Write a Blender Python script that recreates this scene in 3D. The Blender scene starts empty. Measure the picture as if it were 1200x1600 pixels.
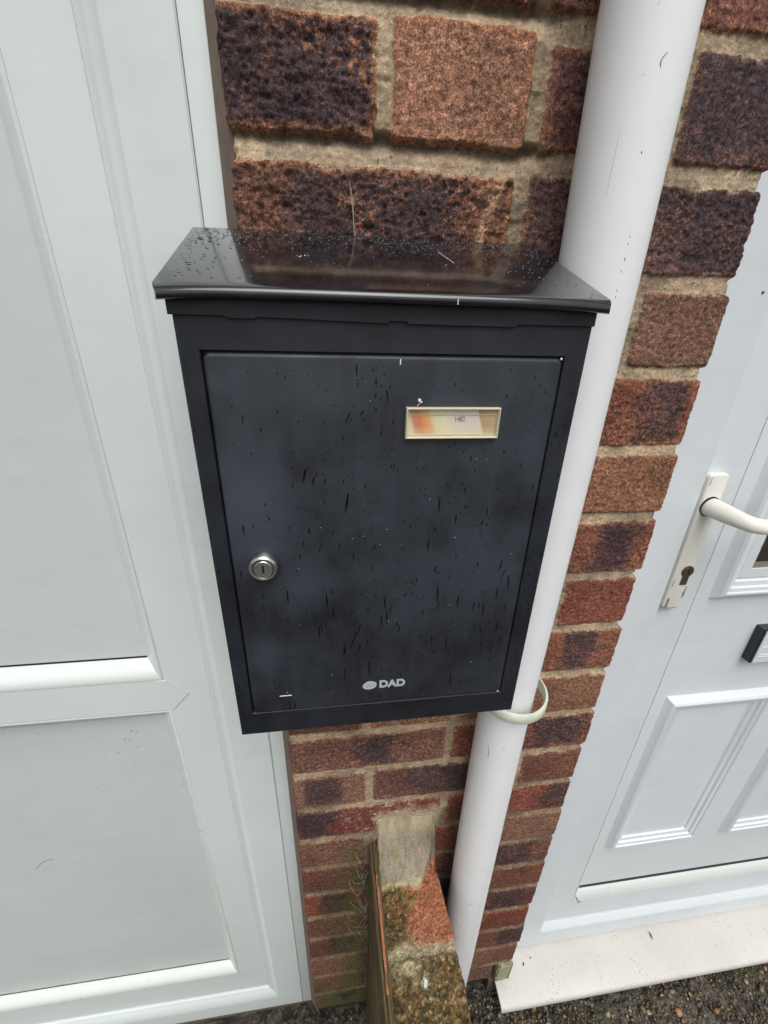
import bpy, bmesh, math, random
import numpy as np
from mathutils import Vector, Matrix
random.seed(7)
S = bpy.context.scene
COL = S.collection

# ------------------------------------------------------------------ camera
cd = bpy.data.cameras.new('camera'); cam = bpy.data.objects.new('camera', cd); COL.objects.link(cam)
cd.sensor_fit = 'VERTICAL'; cd.sensor_height = 24.0; cd.lens = 24.0*651.91/1600
cd.clip_start = .01; cd.clip_end = 500
yw, pt, rl = .14028, .42599, .02806
fw = Vector((math.sin(yw)*math.cos(pt), math.cos(yw)*math.cos(pt), -math.sin(pt)))
r0 = Vector((math.cos(yw), -math.sin(yw), 0)); u0 = r0.cross(fw)
rr = r0*math.cos(rl)+u0*math.sin(rl); uu = -r0*math.sin(rl)+u0*math.cos(rl)
m = Matrix((rr, uu, -fw)).transposed().to_4x4(); m.translation = Vector((-.06165, -.37416, .48687))
cam.matrix_world = m
S.camera = cam
S.render.resolution_x = 768; S.render.resolution_y = 1024

# ------------------------------------------------------------------ light: overcast sky
SUN_EL, SUN_AZ = math.radians(60), math.radians(174)
w = bpy.data.worlds.new('World'); S.world = w; w.use_nodes = True
nt = w.node_tree; nt.nodes.clear()
sky = nt.nodes.new('ShaderNodeTexSky'); sky.sky_type = 'NISHITA'; sky.sun_disc = False
sky.sun_elevation = SUN_EL; sky.sun_rotation = SUN_AZ; sky.air_density = 1.0; sky.dust_density = 4.0; sky.ozone_density = 1.0
hs = nt.nodes.new('ShaderNodeHueSaturation'); hs.inputs['Saturation'].default_value = .22
bg = nt.nodes.new('ShaderNodeBackground'); bg.inputs[1].default_value = .12
wo = nt.nodes.new('ShaderNodeOutputWorld')
nt.links.new(sky.outputs[0], hs.inputs['Color']); nt.links.new(hs.outputs[0], bg.inputs[0]); nt.links.new(bg.outputs[0], wo.inputs[0])
sl = bpy.data.lights.new('sun', 'SUN'); sl.energy = 1.5; sl.angle = math.radians(45); sl.color = (1, .985, .96)
sun = bpy.data.objects.new('sun', sl); COL.objects.link(sun)
# sun_rotation is measured from +Y towards +X
sd = Vector((math.sin(SUN_AZ)*math.cos(SUN_EL), math.cos(SUN_AZ)*math.cos(SUN_EL), math.sin(SUN_EL)))
sun.rotation_euler = sd.to_track_quat('Z', 'Y').to_euler()
S.view_settings.view_transform = 'Standard'; S.view_settings.look = 'None'
S.view_settings.exposure = 0.24; S.view_settings.gamma = 1

# ------------------------------------------------------------------ object helpers
def tag(o, label=None, cat=None, group=None, kind=None):
    if label: o['label'] = label
    if cat: o['category'] = cat
    if group: o['group'] = group
    if kind: o['kind'] = kind
    return o
def thing(name, label, cat, loc=(0, 0, 0), group=None):
    o = bpy.data.objects.new(name, None); COL.objects.link(o); o.location = loc
    o.empty_display_size = .05
    return tag(o, label, cat, group)
def link(name, me, mat, parent=None, smooth=False):
    if smooth: me.polygons.foreach_set('use_smooth', [True]*len(me.polygons))
    if mat is not None:
        for mm in (mat if isinstance(mat, (list, tuple)) else [mat]): me.materials.append(mm)
    o = bpy.data.objects.new(name, me); COL.objects.link(o)
    if parent is not None:
        o.parent = parent
        p = Vector((0, 0, 0)); q = parent
        while q is not None: p += q.location; q = q.parent
        o.location = -p                      # meshes are written in world coordinates
    return o
def obj(name, bm, mat, parent=None, smooth=False):
    bmesh.ops.recalc_face_normals(bm, faces=bm.faces)
    me = bpy.data.meshes.new(name); bm.to_mesh(me); bm.free()
    return link(name, me, mat, parent, smooth)
def autosmooth(o, ang=35):
    me = o.data
    bm = bmesh.new(); bm.from_mesh(me)
    for f in bm.faces: f.smooth = True
    for e in bm.edges:
        e.smooth = not (len(e.link_faces) == 2 and e.calc_face_angle(0) > math.radians(ang))
    bm.to_mesh(me); bm.free(); return o
def add_box(bm, x0, x1, y0, y1, z0, z1, bev=0, seg=2):
    t = bmesh.new(); bmesh.ops.create_cube(t, size=1)
    for v in t.verts:
        v.co = Vector(((x0+x1)/2+v.co.x*(x1-x0), (y0+y1)/2+v.co.y*(y1-y0), (z0+z1)/2+v.co.z*(z1-z0)))
    if bev: bmesh.ops.bevel(t, geom=list(t.edges), offset=bev, segments=seg, affect='EDGES', profile=.5)
    me = bpy.data.meshes.new('t'); t.to_mesh(me); t.free(); bm.from_mesh(me); bpy.data.meshes.remove(me); return bm
def box(*a, **k): return add_box(bmesh.new(), *a, **k)
def add_prism(bm, pts, axis, a, b, bev=0, seg=2):
    """closed polygon pts swept between a and b along axis ('x': pts are (y,z); 'y': pts are (x,z); 'z': (x,y))"""
    t = bmesh.new()
    def P(p, c):
        return {'x': (c, p[0], p[1]), 'y': (p[0], c, p[1]), 'z': (p[0], p[1], c)}[axis]
    A = [t.verts.new(P(p, a)) for p in pts]; B = [t.verts.new(P(p, b)) for p in pts]
    n = len(pts)
    t.faces.new(A); t.faces.new(B[::-1])
    for i in range(n): t.faces.new((A[i], B[i], B[(i+1) % n], A[(i+1) % n]))
    bmesh.ops.recalc_face_normals(t, faces=t.faces)
    if bev: bmesh.ops.bevel(t, geom=list(t.edges), offset=bev, segments=seg, affect='EDGES', profile=.5)
    me = bpy.data.meshes.new('t'); t.to_mesh(me); t.free(); bm.from_mesh(me); bpy.data.meshes.remove(me); return bm
def add_ring(bm, x0, x1, z0, z1, prof):
    """mitred frame; prof = (side inset, bottom inset, top inset, y)"""
    loops = []
    for (s, b, t, y) in prof:
        loops.append([bm.verts.new(c) for c in ((x0+s, y, z0+b), (x1-s, y, z0+b), (x1-s, y, z1-t), (x0+s, y, z1-t))])
    for A, B in zip(loops, loops[1:]):
        for i in range(4):
            j = (i+1) % 4; bm.faces.new((A[i], A[j], B[j], B[i]))
    return bm
def add_lathe(bm, c, axis, prof, n=40):
    """prof = (distance along axis, radius)"""
    ax = Vector(axis).normalized(); a = ax.orthogonal().normalized(); b = ax.cross(a); c = Vector(c)
    rows = []
    for (d, r) in prof:
        rows.append([bm.verts.new(c+ax*d+(a*math.cos(2*math.pi*i/n)+b*math.sin(2*math.pi*i/n))*max(r, 1e-5)) for i in range(n)])
    for A, B in zip(rows, rows[1:]):
        for i in range(n): bm.faces.new((A[i], A[(i+1) % n], B[(i+1) % n], B[i]))
    bm.faces.new(rows[0][::-1]); bm.faces.new(rows[-1]); return bm
def add_tube(bm, pts, rads, n=16, sq=(1, 1), caps=True):
    pts = [Vector(p) for p in pts]; rows = []
    if not isinstance(rads, (list, tuple)): rads = [rads]*len(pts)
    up = None
    for i, p in enumerate(pts):
        d = (pts[min(i+1, len(pts)-1)]-pts[max(i-1, 0)]).normalized()
        if up is None: up = d.orthogonal().normalized()
        up = (up-d*up.dot(d)).normalized(); sd_ = d.cross(up)
        rows.append([bm.verts.new(p+(up*math.cos(2*math.pi*k/n)*sq[0]+sd_*math.sin(2*math.pi*k/n)*sq[1])*rads[i]) for k in range(n)])
    for A, B in zip(rows, rows[1:]):
        for i in range(n): bm.faces.new((A[i], A[(i+1) % n], B[(i+1) % n], B[i]))
    if caps: bm.faces.new(rows[0][::-1]); bm.faces.new(rows[-1])
    return bm

# ------------------------------------------------------------------ numpy noise
def vnoise(x, y, freq, seed):
    rs = np.random.RandomState(seed); T = rs.rand(256, 256)
    X = x*freq+1000.3; Y = y*freq+1000.7
    xi = np.floor(X).astype(int); yi = np.floor(Y).astype(int); fx = X-xi; fy = Y-yi
    fx = fx*fx*(3-2*fx); fy = fy*fy*(3-2*fy)
    a = T[xi % 256, yi % 256]; b = T[(xi+1) % 256, yi % 256]; c = T[xi % 256, (yi+1) % 256]; d = T[(xi+1) % 256, (yi+1) % 256]
    return (a*(1-fx)+b*fx)*(1-fy)+(c*(1-fx)+d*fx)*fy
def fbm(x, y, freq, seed, octs=4, gain=.5):
    s = 0; a = 1; t = 0
    for o in range(octs):
        s = s+a*vnoise(x, y, freq*2**o, seed+o*17); t += a; a *= gain
    return s/t
def sst(a, b, x):
    t = np.clip((x-a)/(b-a), 0, 1); return t*t*(3-2*t)
def grid_mesh(name, X, Y, Z, colors):
    n, mcol = X.shape
    me = bpy.data.meshes.new(name)
    co = np.stack([X, Y, Z], -1).reshape(-1, 3)
    idx = np.arange(n*mcol).reshape(n, mcol)
    q = np.stack([idx[:-1, :-1], idx[:-1, 1:], idx[1:, 1:], idx[1:, :-1]], -1).reshape(-1, 4)
    me.vertices.add(len(co)); me.vertices.foreach_set('co', co.ravel())
    me.loops.add(q.size); me.loops.foreach_set('vertex_index', q.ravel().astype(np.int32))
    me.polygons.add(len(q)); me.polygons.foreach_set('loop_start', np.arange(0, q.size, 4, dtype=np.int32))
    me.update(calc_edges=True)
    at = me.color_attributes.new('tint', 'FLOAT_COLOR', 'POINT')
    at.data.foreach_set('color', np.concatenate([colors.reshape(-1, colors.shape[-1]), np.ones((len(co), 4-colors.shape[-1]))], 1).ravel() if colors.shape[-1] < 4 else colors.reshape(-1, 4).ravel())
    me.validate(); return me

# ------------------------------------------------------------------ materials
def new_mat(name):
    mt = bpy.data.materials.new(name); mt.use_nodes = True
    return mt, mt.node_tree, mt.node_tree.nodes['Principled BSDF']
def N(nt, t, **kw):
    n = nt.nodes.new(t)
    for k, v in kw.items():
        if k in n.inputs.keys() if hasattr(n.inputs, 'keys') else False: n.inputs[k].default_value = v
        else: setattr(n, k, v)
    return n
def noise(nt, scale, detail=4, rough=.55, vec=None, stretch=None):
    tc = nt.nodes.new('ShaderNodeTexCoord'); src = tc.outputs['Object']
    if stretch:
        mp = nt.nodes.new('ShaderNodeMapping'); mp.inputs['Scale'].default_value = stretch
        nt.links.new(src, mp.inputs[0]); src = mp.outputs[0]
    n = nt.nodes.new('ShaderNodeTexNoise'); n.inputs['Scale'].default_value = scale
    n.inputs['Detail'].default_value = detail; n.inputs['Roughness'].default_value = rough
    nt.links.new(src, n.inputs['Vector']); return n.outputs['Fac']
def ramp(nt, fac, stops):
    r = nt.nodes.new('ShaderNodeValToRGB'); e = r.color_ramp.elements
    while len(e) < len(stops): e.new(.5)
    for i, (p, c) in enumerate(stops):
        e[i].position = p; e[i].color = (c, c, c, 1) if not hasattr(c, '__len__') else (*c, 1)
    nt.links.new(fac, r.inputs[0]); return r.outputs[0]
def mix(nt, fac, a, b, mode='MIX'):
    n = nt.nodes.new('ShaderNodeMix'); n.data_type = 'RGBA'; n.blend_type = mode
    def put(sock, v):
        if isinstance(v, (int, float)) and sock.type == 'VALUE': sock.default_value = v
        elif hasattr(v, 'is_linked') or isinstance(v, bpy.types.NodeSocket): nt.links.new(v, sock)
        else: sock.default_value = (*v, 1) if hasattr(v, '__len__') else (v, v, v, 1)
    put(n.inputs[0], fac); put(n.inputs[6], a); put(n.inputs[7], b); return n.outputs[2]
def bump(nt, b, h, strength, dist, prev=None):
    n = nt.nodes.new('ShaderNodeBump'); n.inputs['Strength'].default_value = strength; n.inputs['Distance'].default_value = dist
    nt.links.new(h, n.inputs['Height'])
    if prev is not None: nt.links.new(prev, n.inputs['Normal'])
    nt.links.new(n.outputs[0], b.inputs['Normal']); return n.outputs[0]

def mat_upvc(name, base, dirt=(.42, .42, .38), seed=1.0, amount=1.0, rough=.38):
    mt, nt, b = new_mat(name)
    big = noise(nt, 5, 4); fine = noise(nt, 60, 3); strk = noise(nt, 14, 5, .65, stretch=(.7, 1, 2.2)); grim = noise(nt, 2.2, 5, .7)
    c = mix(nt, ramp(nt, big, [(.35, 0.0), (.75, .22*amount)]), base, tuple(x*.86 for x in base))
    c = mix(nt, ramp(nt, strk, [(.5, 0.0), (.85, .18*amount)]), c, dirt); c = mix(nt, ramp(nt, grim, [(.42, 0.0), (.70, .16*amount)]), c, tuple(x*.62 for x in base))
    # specks of dirt
    tc = nt.nodes.new('ShaderNodeTexCoord'); v = nt.nodes.new('ShaderNodeTexVoronoi'); v.inputs['Scale'].default_value = 55
    nt.links.new(tc.outputs['Object'], v.inputs['Vector'])
    sp = ramp(nt, v.outputs['Distance'], [(.03, 1.0), (.07, 0.0)])
    msk = ramp(nt, noise(nt, 9, 2), [(.60, 0.0), (.66, 1.0)])
    ml = nt.nodes.new('ShaderNodeMath'); ml.operation = 'MULTIPLY'; nt.links.new(sp, ml.inputs[0]); nt.links.new(msk, ml.inputs[1])
    m2 = nt.nodes.new('ShaderNodeMath'); m2.operation = 'MULTIPLY'; nt.links.new(ml.outputs[0], m2.inputs[0]); m2.inputs[1].default_value = .75*amount
    c = mix(nt, m2.outputs[0], c, (.09, .08, .06))
    nt.links.new(c, b.inputs['Base Color'])
    nt.links.new(ramp(nt, big, [(.3, rough-.06), (.7, rough+.15)]), b.inputs['Roughness'])
    bump(nt, b, fine, .06, .001)
    return mt
def mat_plain(name, base, rough=.5, metal=0, var=.15, scale=40, bs=.05, bd=.001, bscale=None):
    mt, nt, b = new_mat(name)
    f = noise(nt, scale, 5)
    nt.links.new(mix(nt, f, tuple(x*(1-var) for x in base), tuple(min(1, x*(1+var)) for x in base)), b.inputs['Base Color'])
    b.inputs['Roughness'].default_value = rough; b.inputs['Metallic'].default_value = metal
    if bs: bump(nt, b, noise(nt, bscale or scale*3, 4), bs, bd)
    return mt
def mat_tint(name, rough=.9, grit=1.0, gscale=1400, bs=.5):
    """stone, brick, soil: colour comes from the mesh attribute 'tint', grit from noise"""
    mt, nt, b = new_mat(name)
    a = nt.nodes.new('ShaderNodeAttribute'); a.attribute_name = 'tint'
    g = noise(nt, gscale, 3, .7); g2 = noise(nt, gscale*.3, 4, .65)
    c = mix(nt, 1.0, a.outputs['Color'], ramp(nt, g, [(.36, 1-.62*grit), (.5, 1.0), (.60, 1+.45*grit), (.70, 1+1.7*grit)]), 'MULTIPLY')
    c = mix(nt, 1.0, c, ramp(nt, g2, [(.34, 1-.5*grit), (.5, 1.0), (.68, 1+.5*grit)]), 'MULTIPLY')
    c = mix(nt, a.outputs['Alpha'], a.outputs['Color'], c)
    nt.links.new(c, b.inputs['Base Color']); b.inputs['Roughness'].default_value = rough
    b.inputs['Specular IOR Level'].default_value = .3
    p = bump(nt, b, g2, bs, .0012); bump(nt, b, g, bs*.7, .0006, p)
    return mt

M_UPVC = mat_upvc('white_upvc', (.66, .72, .70))
M_UPVC_R = mat_upvc('white_upvc_door', (.66, .705, .73), amount=1.0)
M_PANEL = mat_upvc('white_upvc_panel', (.575, .625, .61), amount=1.3)
M_BEAD = mat_upvc('white_glazing_bead', (.66, .70, .675), rough=.25, amount=.25)
M_PIPE = mat_upvc('white_pipe_plastic', (.80, .82, .825), rough=.3, amount=.5)
M_SILL = mat_upvc('aged_sill_plastic', (.58, .565, .53), dirt=(.35, .3, .22), amount=1.2, rough=.45)
M_HANDLE = mat_plain('cream_painted_metal', (.74, .735, .66), .35, var=.05)
M_CHIP = mat_plain('bare_grey_metal', (.3, .32, .31), .55, .5, var=.2)
M_RUB = mat_plain('black_rubber', (.012, .012, .013), .6)
M_BLACKP = mat_plain('black_plastic', (.015, .018, .024), .35)
M_DARKMETAL = mat_plain('tarnished_brown_metal', (.10, .075, .06), .5, .5, var=.3)
M_SEAL = mat_plain('brown_sealant', (.17, .125, .095), .75, var=.35, scale=90, bs=.3)
M_CHROME = mat_plain('worn_nickel', (.55, .56, .55), .24, 1.0, var=.15, scale=300, bs=.1, bd=.0004)
M_SLOT = mat_plain('dark_slot', (.01, .01, .01), .5, bs=0)
M_MARK = mat_plain('pale_print', (.42, .45, .45), .5, var=.12, scale=900, bs=0)
M_SCRATCH = mat_plain('bare_scratch', (.75, .76, .74), .6, bs=0)
M_WET = mat_plain('water_streak', (.0035, .0035, .005), .18, bs=0)
M_DROP = mat_plain('rain_drop', (.012, .012, .015), .08, bs=0)
M_CLIP = mat_plain('mossy_white_plastic', (.62, .66, .55), .5, var=.3, scale=70)
M_WEB = mat_plain('cobweb_silk', (.55, .52, .42), .8, bs=0)
M_STRAW = mat_plain('dry_straw', (.66, .58, .42), .8, bs=0)
M_LEAF = mat_plain('dead_leaf', (.13, .05, .028), .8, var=.5, scale=200)

def mat_boxpaint(name, base, lid=False):
    mt, nt, b = new_mat(name)
    blot = noise(nt, 16, 5, .6); blot2 = noise(nt, 45, 4, .6); fine = noise(nt, 900, 2, .6); streak = noise(nt, 30, 4, .6, stretch=(2.2, 1, .25))
    c = mix(nt, ramp(nt, blot, [(.36, 0.0), (.66, 1.0)]), tuple(x*.50 for x in base), tuple(x*1.60 for x in base))
    c = mix(nt, ramp(nt, streak, [(.5, 0.0), (.8, .5)]), c, tuple(x*2.1 for x in base))
    if not lid:
        v = nt.nodes.new('ShaderNodeTexVoronoi'); v.inputs['Scale'].default_value = 120
        tc = nt.nodes.new('ShaderNodeTexCoord'); nt.links.new(tc.outputs['Object'], v.inputs['Vector'])
        sp = ramp(nt, v.outputs['Distance'], [(.04, 1.0), (.10, 0.0)])
        ms = ramp(nt, blot2, [(.55, 0.0), (.62, 1.0)])
        k = nt.nodes.new('ShaderNodeMath'); k.operation = 'MULTIPLY'; nt.links.new(sp, k.inputs[0]); nt.links.new(ms, k.inputs[1])
        k2 = nt.nodes.new('ShaderNodeMath'); k2.operation = 'MULTIPLY'; nt.links.new(k.outputs[0], k2.inputs[0]); k2.inputs[1].default_value = .5
        c = mix(nt, k2.outputs[0], c, tuple(x*5 for x in base))
    if name == 'black_door_paint':       # chalky faded bloom in the paint, mostly on the hinge-less left half
        tc = nt.nodes.new('ShaderNodeTexCoord')
        for (cx, cz, rx, rz, am) in ((-.118, .375, .045, .095, .9), (-.085, .300, .045, .045, .75), (-.120, .235, .022, .030, .6), (.0, .300, .12, .07, .35)):
            mp = nt.nodes.new('ShaderNodeMapping'); mp.inputs['Location'].default_value = (-cx/rx, 0, -cz/rz); mp.inputs['Scale'].default_value = (1/rx, 0, 1/rz)
            nt.links.new(tc.outputs['Object'], mp.inputs[0]); ln = nt.nodes.new('ShaderNodeVectorMath'); ln.operation = 'LENGTH'; nt.links.new(mp.outputs[0], ln.inputs[0])
            ad = nt.nodes.new('ShaderNodeMath'); ad.operation = 'ADD'; nt.links.new(ln.outputs['Value'], ad.inputs[0]); nt.links.new(ramp(nt, blot, [(.3, .35), (.7, 0.0)]), ad.inputs[1])
            c = mix(nt, ramp(nt, ad.outputs[0], [(.25, am), (1.0, 0.0)]), c, (.044, .053, .070))
    nt.links.new(c, b.inputs['Base Color'])
    if lid:
        wet = noise(nt, 38, 6, .7, stretch=(.6, 1.6, 1.6))
        nt.links.new(ramp(nt, wet, [(.44, .11), (.57, .16), (.68, .42)]), b.inputs['Roughness'])
        bump(nt, b, noise(nt, 170, 5, .65, stretch=(.6, 1, 1)), .10, .0008)
        b.inputs['Coat Weight'].default_value = 1; b.inputs['Coat Roughness'].default_value = .085; b.inputs['Coat IOR'].default_value = 1.42; b.inputs['Specular IOR Level'].default_value = .3
    else:
        nt.links.new(ramp(nt, blot2, [(.3, .40), (.7, .62)]), b.inputs['Roughness'])
        bump(nt, b, fine, .12, .0004)
    return mt
M_BOX = mat_boxpaint('black_box_paint', (.0095, .0120, .018))
M_BOXDOOR = mat_boxpaint('black_door_paint', (.019, .0228, .030))
M_LID = mat_boxpaint('wet_black_lid', (.010, .010, .013), True)

# ------------------------------------------------------------------ brick wall between the two doors
XL, XR, ZB, ZT, CO = -.1233, .300, -.93, 1.26, .075
J = {-9: [-.0165, .0945, .2016], -8: [.0893], -7: [.0870, .2060], -6: [.0893], -5: [-.02, .1993], -4: [.09], -3: [-.02, .2030], -2: [.09], -1: [-.0235, .0921, ],
     0: [.0900], 1: [-.0185, .2010], 2: [.0935], 3: [-.02, .1985], 4: [.09], 5: [-.02, .1953], 6: [.09], 7: [-.02, .1997], 8: [.09], 9: [-.02, .1948], 10: [.09], 11: [-.02, .19]}
DK = (.080, .047, .050); MD = (.165, .070, .045); BR = (.235, .118, .072); RD = (.205, .062, .038); PU = (.115, .055, .05)
# (course, x inside brick): base colour, dark patch (u0,u1) or None, roughness of face, edge orange
SPEC = {(-9, -.07): (PU, (.05, .95), 1.0, .8), (-9, .04): ((.29, .145, .092), None, .35, .7), (-9, .15): (PU, (.3, 1.1), .4, .6), (-9, .25): (DK, (.0, .9), .25, .15),
        (-8, 0): ((.150, .072, .048), (.22, .84), 1.0, .7), (-8, .15): ((.125, .07, .062), None, .7, .1), (-10, .05): (DK, None, .8, .3), (-10, .25): ((.17, .07, .05), (.0, .4), .4, .3),
        (-8, .25): ((.125, .07, .062), (.6, 1.1), .7, .1),
        (-7, .25): ((.17, .09, .062), None, .3, .05), (-6, .2): ((.215, .085, .052), (.72, .92), .5, .5), (-5, .25): ((.225, .105, .062), None, .25, .3),
        (-4, .2): ((.20, .078, .05), (.65, .88), .4, .25), (-3, .25): ((.185, .062, .042), None, .3, .15), (-2, .2): ((.195, .08, .052), (.64, .85), .4, .2),
        (-1, .2): ((.215, .105, .065), None, .25, .2), (-1, -.07): (MD, None, .7, .5), (-1, .04): (BR, None, .5, .3),
        (0, -.05): ((.165, .082, .06), (.42, .66), .6, .5), (0, .2): ((.16, .058, .042), (.6, .95), .7, .5),
        (1, -.07): ((.19, .10, .072), (.1, .62), .4, .5), (1, .1): ((.13, .06, .048), (.27, .85), .4, .2), (1, .25): ((.155, .065, .045), None, .3, .15),
        (2, -.05): ((.165, .048, .036), (.0, .24), .3, .3), (2, .2): ((.19, .062, .042), (.78, 1.1), .5, .4),
        (3, .25): ((.20, .105, .07), None, .3, .2), (4, .2): ((.16, .072, .05), (.3, .8), .6, .3), (5, .25): ((.175, .072, .048), None, .3, .2), (6, .2): ((.15, .055, .04), (.5, .9), .5, .3),
        (7, .25): ((.20, .058, .038), None, .3, .3), (8, .2): ((.18, .072, .05), (.72, 1.1), .4, .4), (9, .25): ((.21, .10, .065), None, .3, .2), (10, .2): ((.15, .085, .06), None, .5, .8)}
STEP = .0011
zs = np.concatenate([np.arange(ZB, .72, STEP), np.arange(.72, ZT+.004, .004)])
xs = np.arange(XL, XR+STEP*.5, STEP)
XX, ZZ = np.meshgrid(xs, zs)
wx = XX+(fbm(XX, ZZ, 60, 3, 3)-.5)*.0026+(vnoise(XX, ZZ, 300, 5)-.5)*.0014
wz = ZZ+(fbm(XX, ZZ, 55, 9, 3)-.5)*.0032+(vnoise(XX, ZZ, 300, 8)-.5)*.0016
course = np.floor(-ZZ/CO).astype(int)
E = np.full(XX.shape, -.01); base = np.zeros(XX.shape+(3,)); rough = np.zeros(XX.shape); edgeo = np.zeros(XX.shape)
dark = np.zeros(XX.shape); proud = np.zeros(XX.shape)
rs = np.random.RandomState(11)
pal = [MD, BR, RD, PU, (.15, .06, .045), (.19, .09, .06)]
for c in range(int(-ZT/CO)-2, int(-ZB/CO)+2):
    js = J.get(c, [-.02, .1985] if c % 2 else [.09])
    ed = [XL-.02]+list(js)+[XR+.02]
    for a, b_ in zip(ed, ed[1:]):
        z1, z0 = -c*CO-.005, -(c+1)*CO+.005
        if c == -9 and a < -.1: z1 -= .004
        if c == -9 and abs(a-.0945) < .01: z1 -= .007
        if c == -8: z1 -= .006 if a < 0 else .003
        if c == -7 and a > .15: z1 -= .003
        jx = .005+rs.rand()*.001
        if (c, round(a, 3)) in ((-7, .206), (-9, .202)): jx += .003
        if c == -9 and abs(b_-.0945) < .01: jb = .0065
        else: jb = .005
        x0, x1 = a+(jx if a > XL-.01 else 0), b_-(jb if b_ < XR+.01 else 0)
        m_ = (XX >= a-.003) & (XX <= b_+.003) & (ZZ <= z1+.008) & (ZZ >= z0-.008)
        rad = .004
        dx = np.minimum(wx-x0, x1-wx); dz = np.minimum(wz-z0, z1-wz)
        e = np.minimum(dx, dz)
        cx_ = np.clip(rad-dx, 0, None); cz_ = np.clip(rad-dz, 0, None)
        e = np.where((dx < rad) & (dz < rad), rad-np.hypot(cx_, cz_), e)
        cm = (m_) & (e > E)
        E[cm] = e[cm]
        spec = None
        for (cc, px), v in SPEC.items():
            if cc == c and a < px < b_: spec = v
        if spec is None:
            spec = (pal[rs.randint(len(pal))], None if rs.rand() < .5 else (.2+.3*rs.rand(), .65+.3*rs.rand()), .3+.4*rs.rand(), .3)
        bc, dp, rg, eo = spec
        base[cm] = bc; rough[cm] = rg; edgeo[cm] = eo
        lo, hi = max(x0, XL), min(x1, XR)
        if a == js[-1] or True:
            u = (XX-lo)/(hi-lo)
        if dp:
            wob = (fbm(XX, ZZ, 45, 40+c, 3)-.5)*.22
            d = sst(dp[0]-.05, dp[0]+.05, u+wob)*(1-sst(dp[1]-.05, dp[1]+.05, u+wob))
            v_ = (ZZ-z0)/(z1-z0); d = d*sst(-.05, .18, v_+wob)
            dark[cm] = d[cm]
        proud[cm] = (rs.rand()-.5)*.0015
brick = sst(-.0002, .0008, E)
n1 = fbm(XX, ZZ, 110, 21, 4, .6); n2 = fbm(XX, ZZ, 420, 22, 3, .6); n3 = fbm(XX, ZZ, 26, 23, 3); rip = fbm(XX*1.0+ZZ*.5, ZZ*2.2, 120, 29, 4, .6); n4 = fbm(XX+ZZ*.4, ZZ*1.5, 190, 28, 3, .6)
# height of the face (positive towards the camera)
depth_m = .0030+.003*(n3-.5)
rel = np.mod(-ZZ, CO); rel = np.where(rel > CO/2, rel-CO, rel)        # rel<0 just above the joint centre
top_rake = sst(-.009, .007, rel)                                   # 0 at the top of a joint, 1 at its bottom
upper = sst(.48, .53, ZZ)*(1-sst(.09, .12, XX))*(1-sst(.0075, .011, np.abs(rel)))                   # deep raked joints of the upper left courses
depth_m = depth_m+upper*(.0085-.0075*top_rake)-.0010*top_rake
h = -depth_m*(1-sst(-.0005, .0016, E))
facer = brick*sst(.0, .0022, E)
h = h+facer*(proud*.6+rough*((n1-.5)*.0034+(rip-.5)*.0034-np.abs(n4-.5)*.0050)+(n2-.5)*.0016)
h = h+(1-facer)*((n1-.5)*.0020+(n2-.5)*.0018)
h = h-brick*.0007*(1-sst(0, .003, E))
# colour
dark = np.clip(dark+rough*sst(.50, .64, n1)*.55*(rough > .65), 0, 1)
dcol = np.array((.052, .034, .038))
col = base*(1-dark[..., None]*.86)+dcol*dark[..., None]*.86
mot = fbm(XX, ZZ, 260, 31, 4, .7)
lum = base.mean(-1, keepdims=True); base = (lum*np.array((1.02, .96, 1.0))*.24+base*.76)*.84
col = col*(.45+1.1*mot[..., None])
bl = fbm(XX, ZZ, 30, 37, 3)
col = col*(1+(bl[..., None]-.5)*.7)
osp = sst(.54, .66, fbm(XX+ZZ*.5, ZZ, 430, 33, 3, .7))*(.25+rough*.5)*sst(.35, .65, fbm(XX, ZZ, 38, 34, 3))*1.5
org = np.array((.34, .15, .075))
eor = (1-sst(.001, .0075, E+(n1-.5)*.006))*edgeo
k = np.clip(osp*.6+eor*.75, 0, 1)[..., None]
col = col*(1-k)+org*(.6+.8*mot[..., None])*k
mor = np.array((.405, .305, .20))*(.74+.5*n2[..., None])*(.75+.5*n1[..., None])
mor = mor*(1-(upper*(1-sst(-.007, .002, rel+(n1-.5)*.006))*.62)[..., None])  # shade under the upper bricks, painted into the top of the raked joints
grey = sst(.45, .75, n3)[..., None]*.30+upper[..., None]*.22*(1-top_rake[..., None])
mor = mor*(1-grey)+np.array((.34, .29, .21))*grey
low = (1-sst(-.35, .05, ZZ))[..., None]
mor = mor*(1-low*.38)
mor = np.where((sst(.74, .78, n2)*(n3 > .5))[..., None] > .5, np.array((.16, .11, .07)), mor)
smear = sst(.54, .68, fbm(XX, ZZ, 70, 50, 3))*(1-sst(.0005, .005, E))*brick
smear = smear[..., None]*.65
st_ = sst(.5, .68, fbm(XX, ZZ, 13, 55, 4, .6))[..., None]; mor = mor*(1-st_*.34); mor = mor*(.86+.28*sst(.35, .65, fbm(XX, ZZ, 48, 56, 3))[..., None])
pit = sst(.66, .74, fbm(XX, ZZ*1.3, 300, 77, 2))*rough*.38; col = col*(1-pit[..., None]); h = h-pit*facer*.0018
C_ = (mor*(1-brick[..., None])+col*brick[..., None])*(1-smear)+mor*smear
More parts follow.
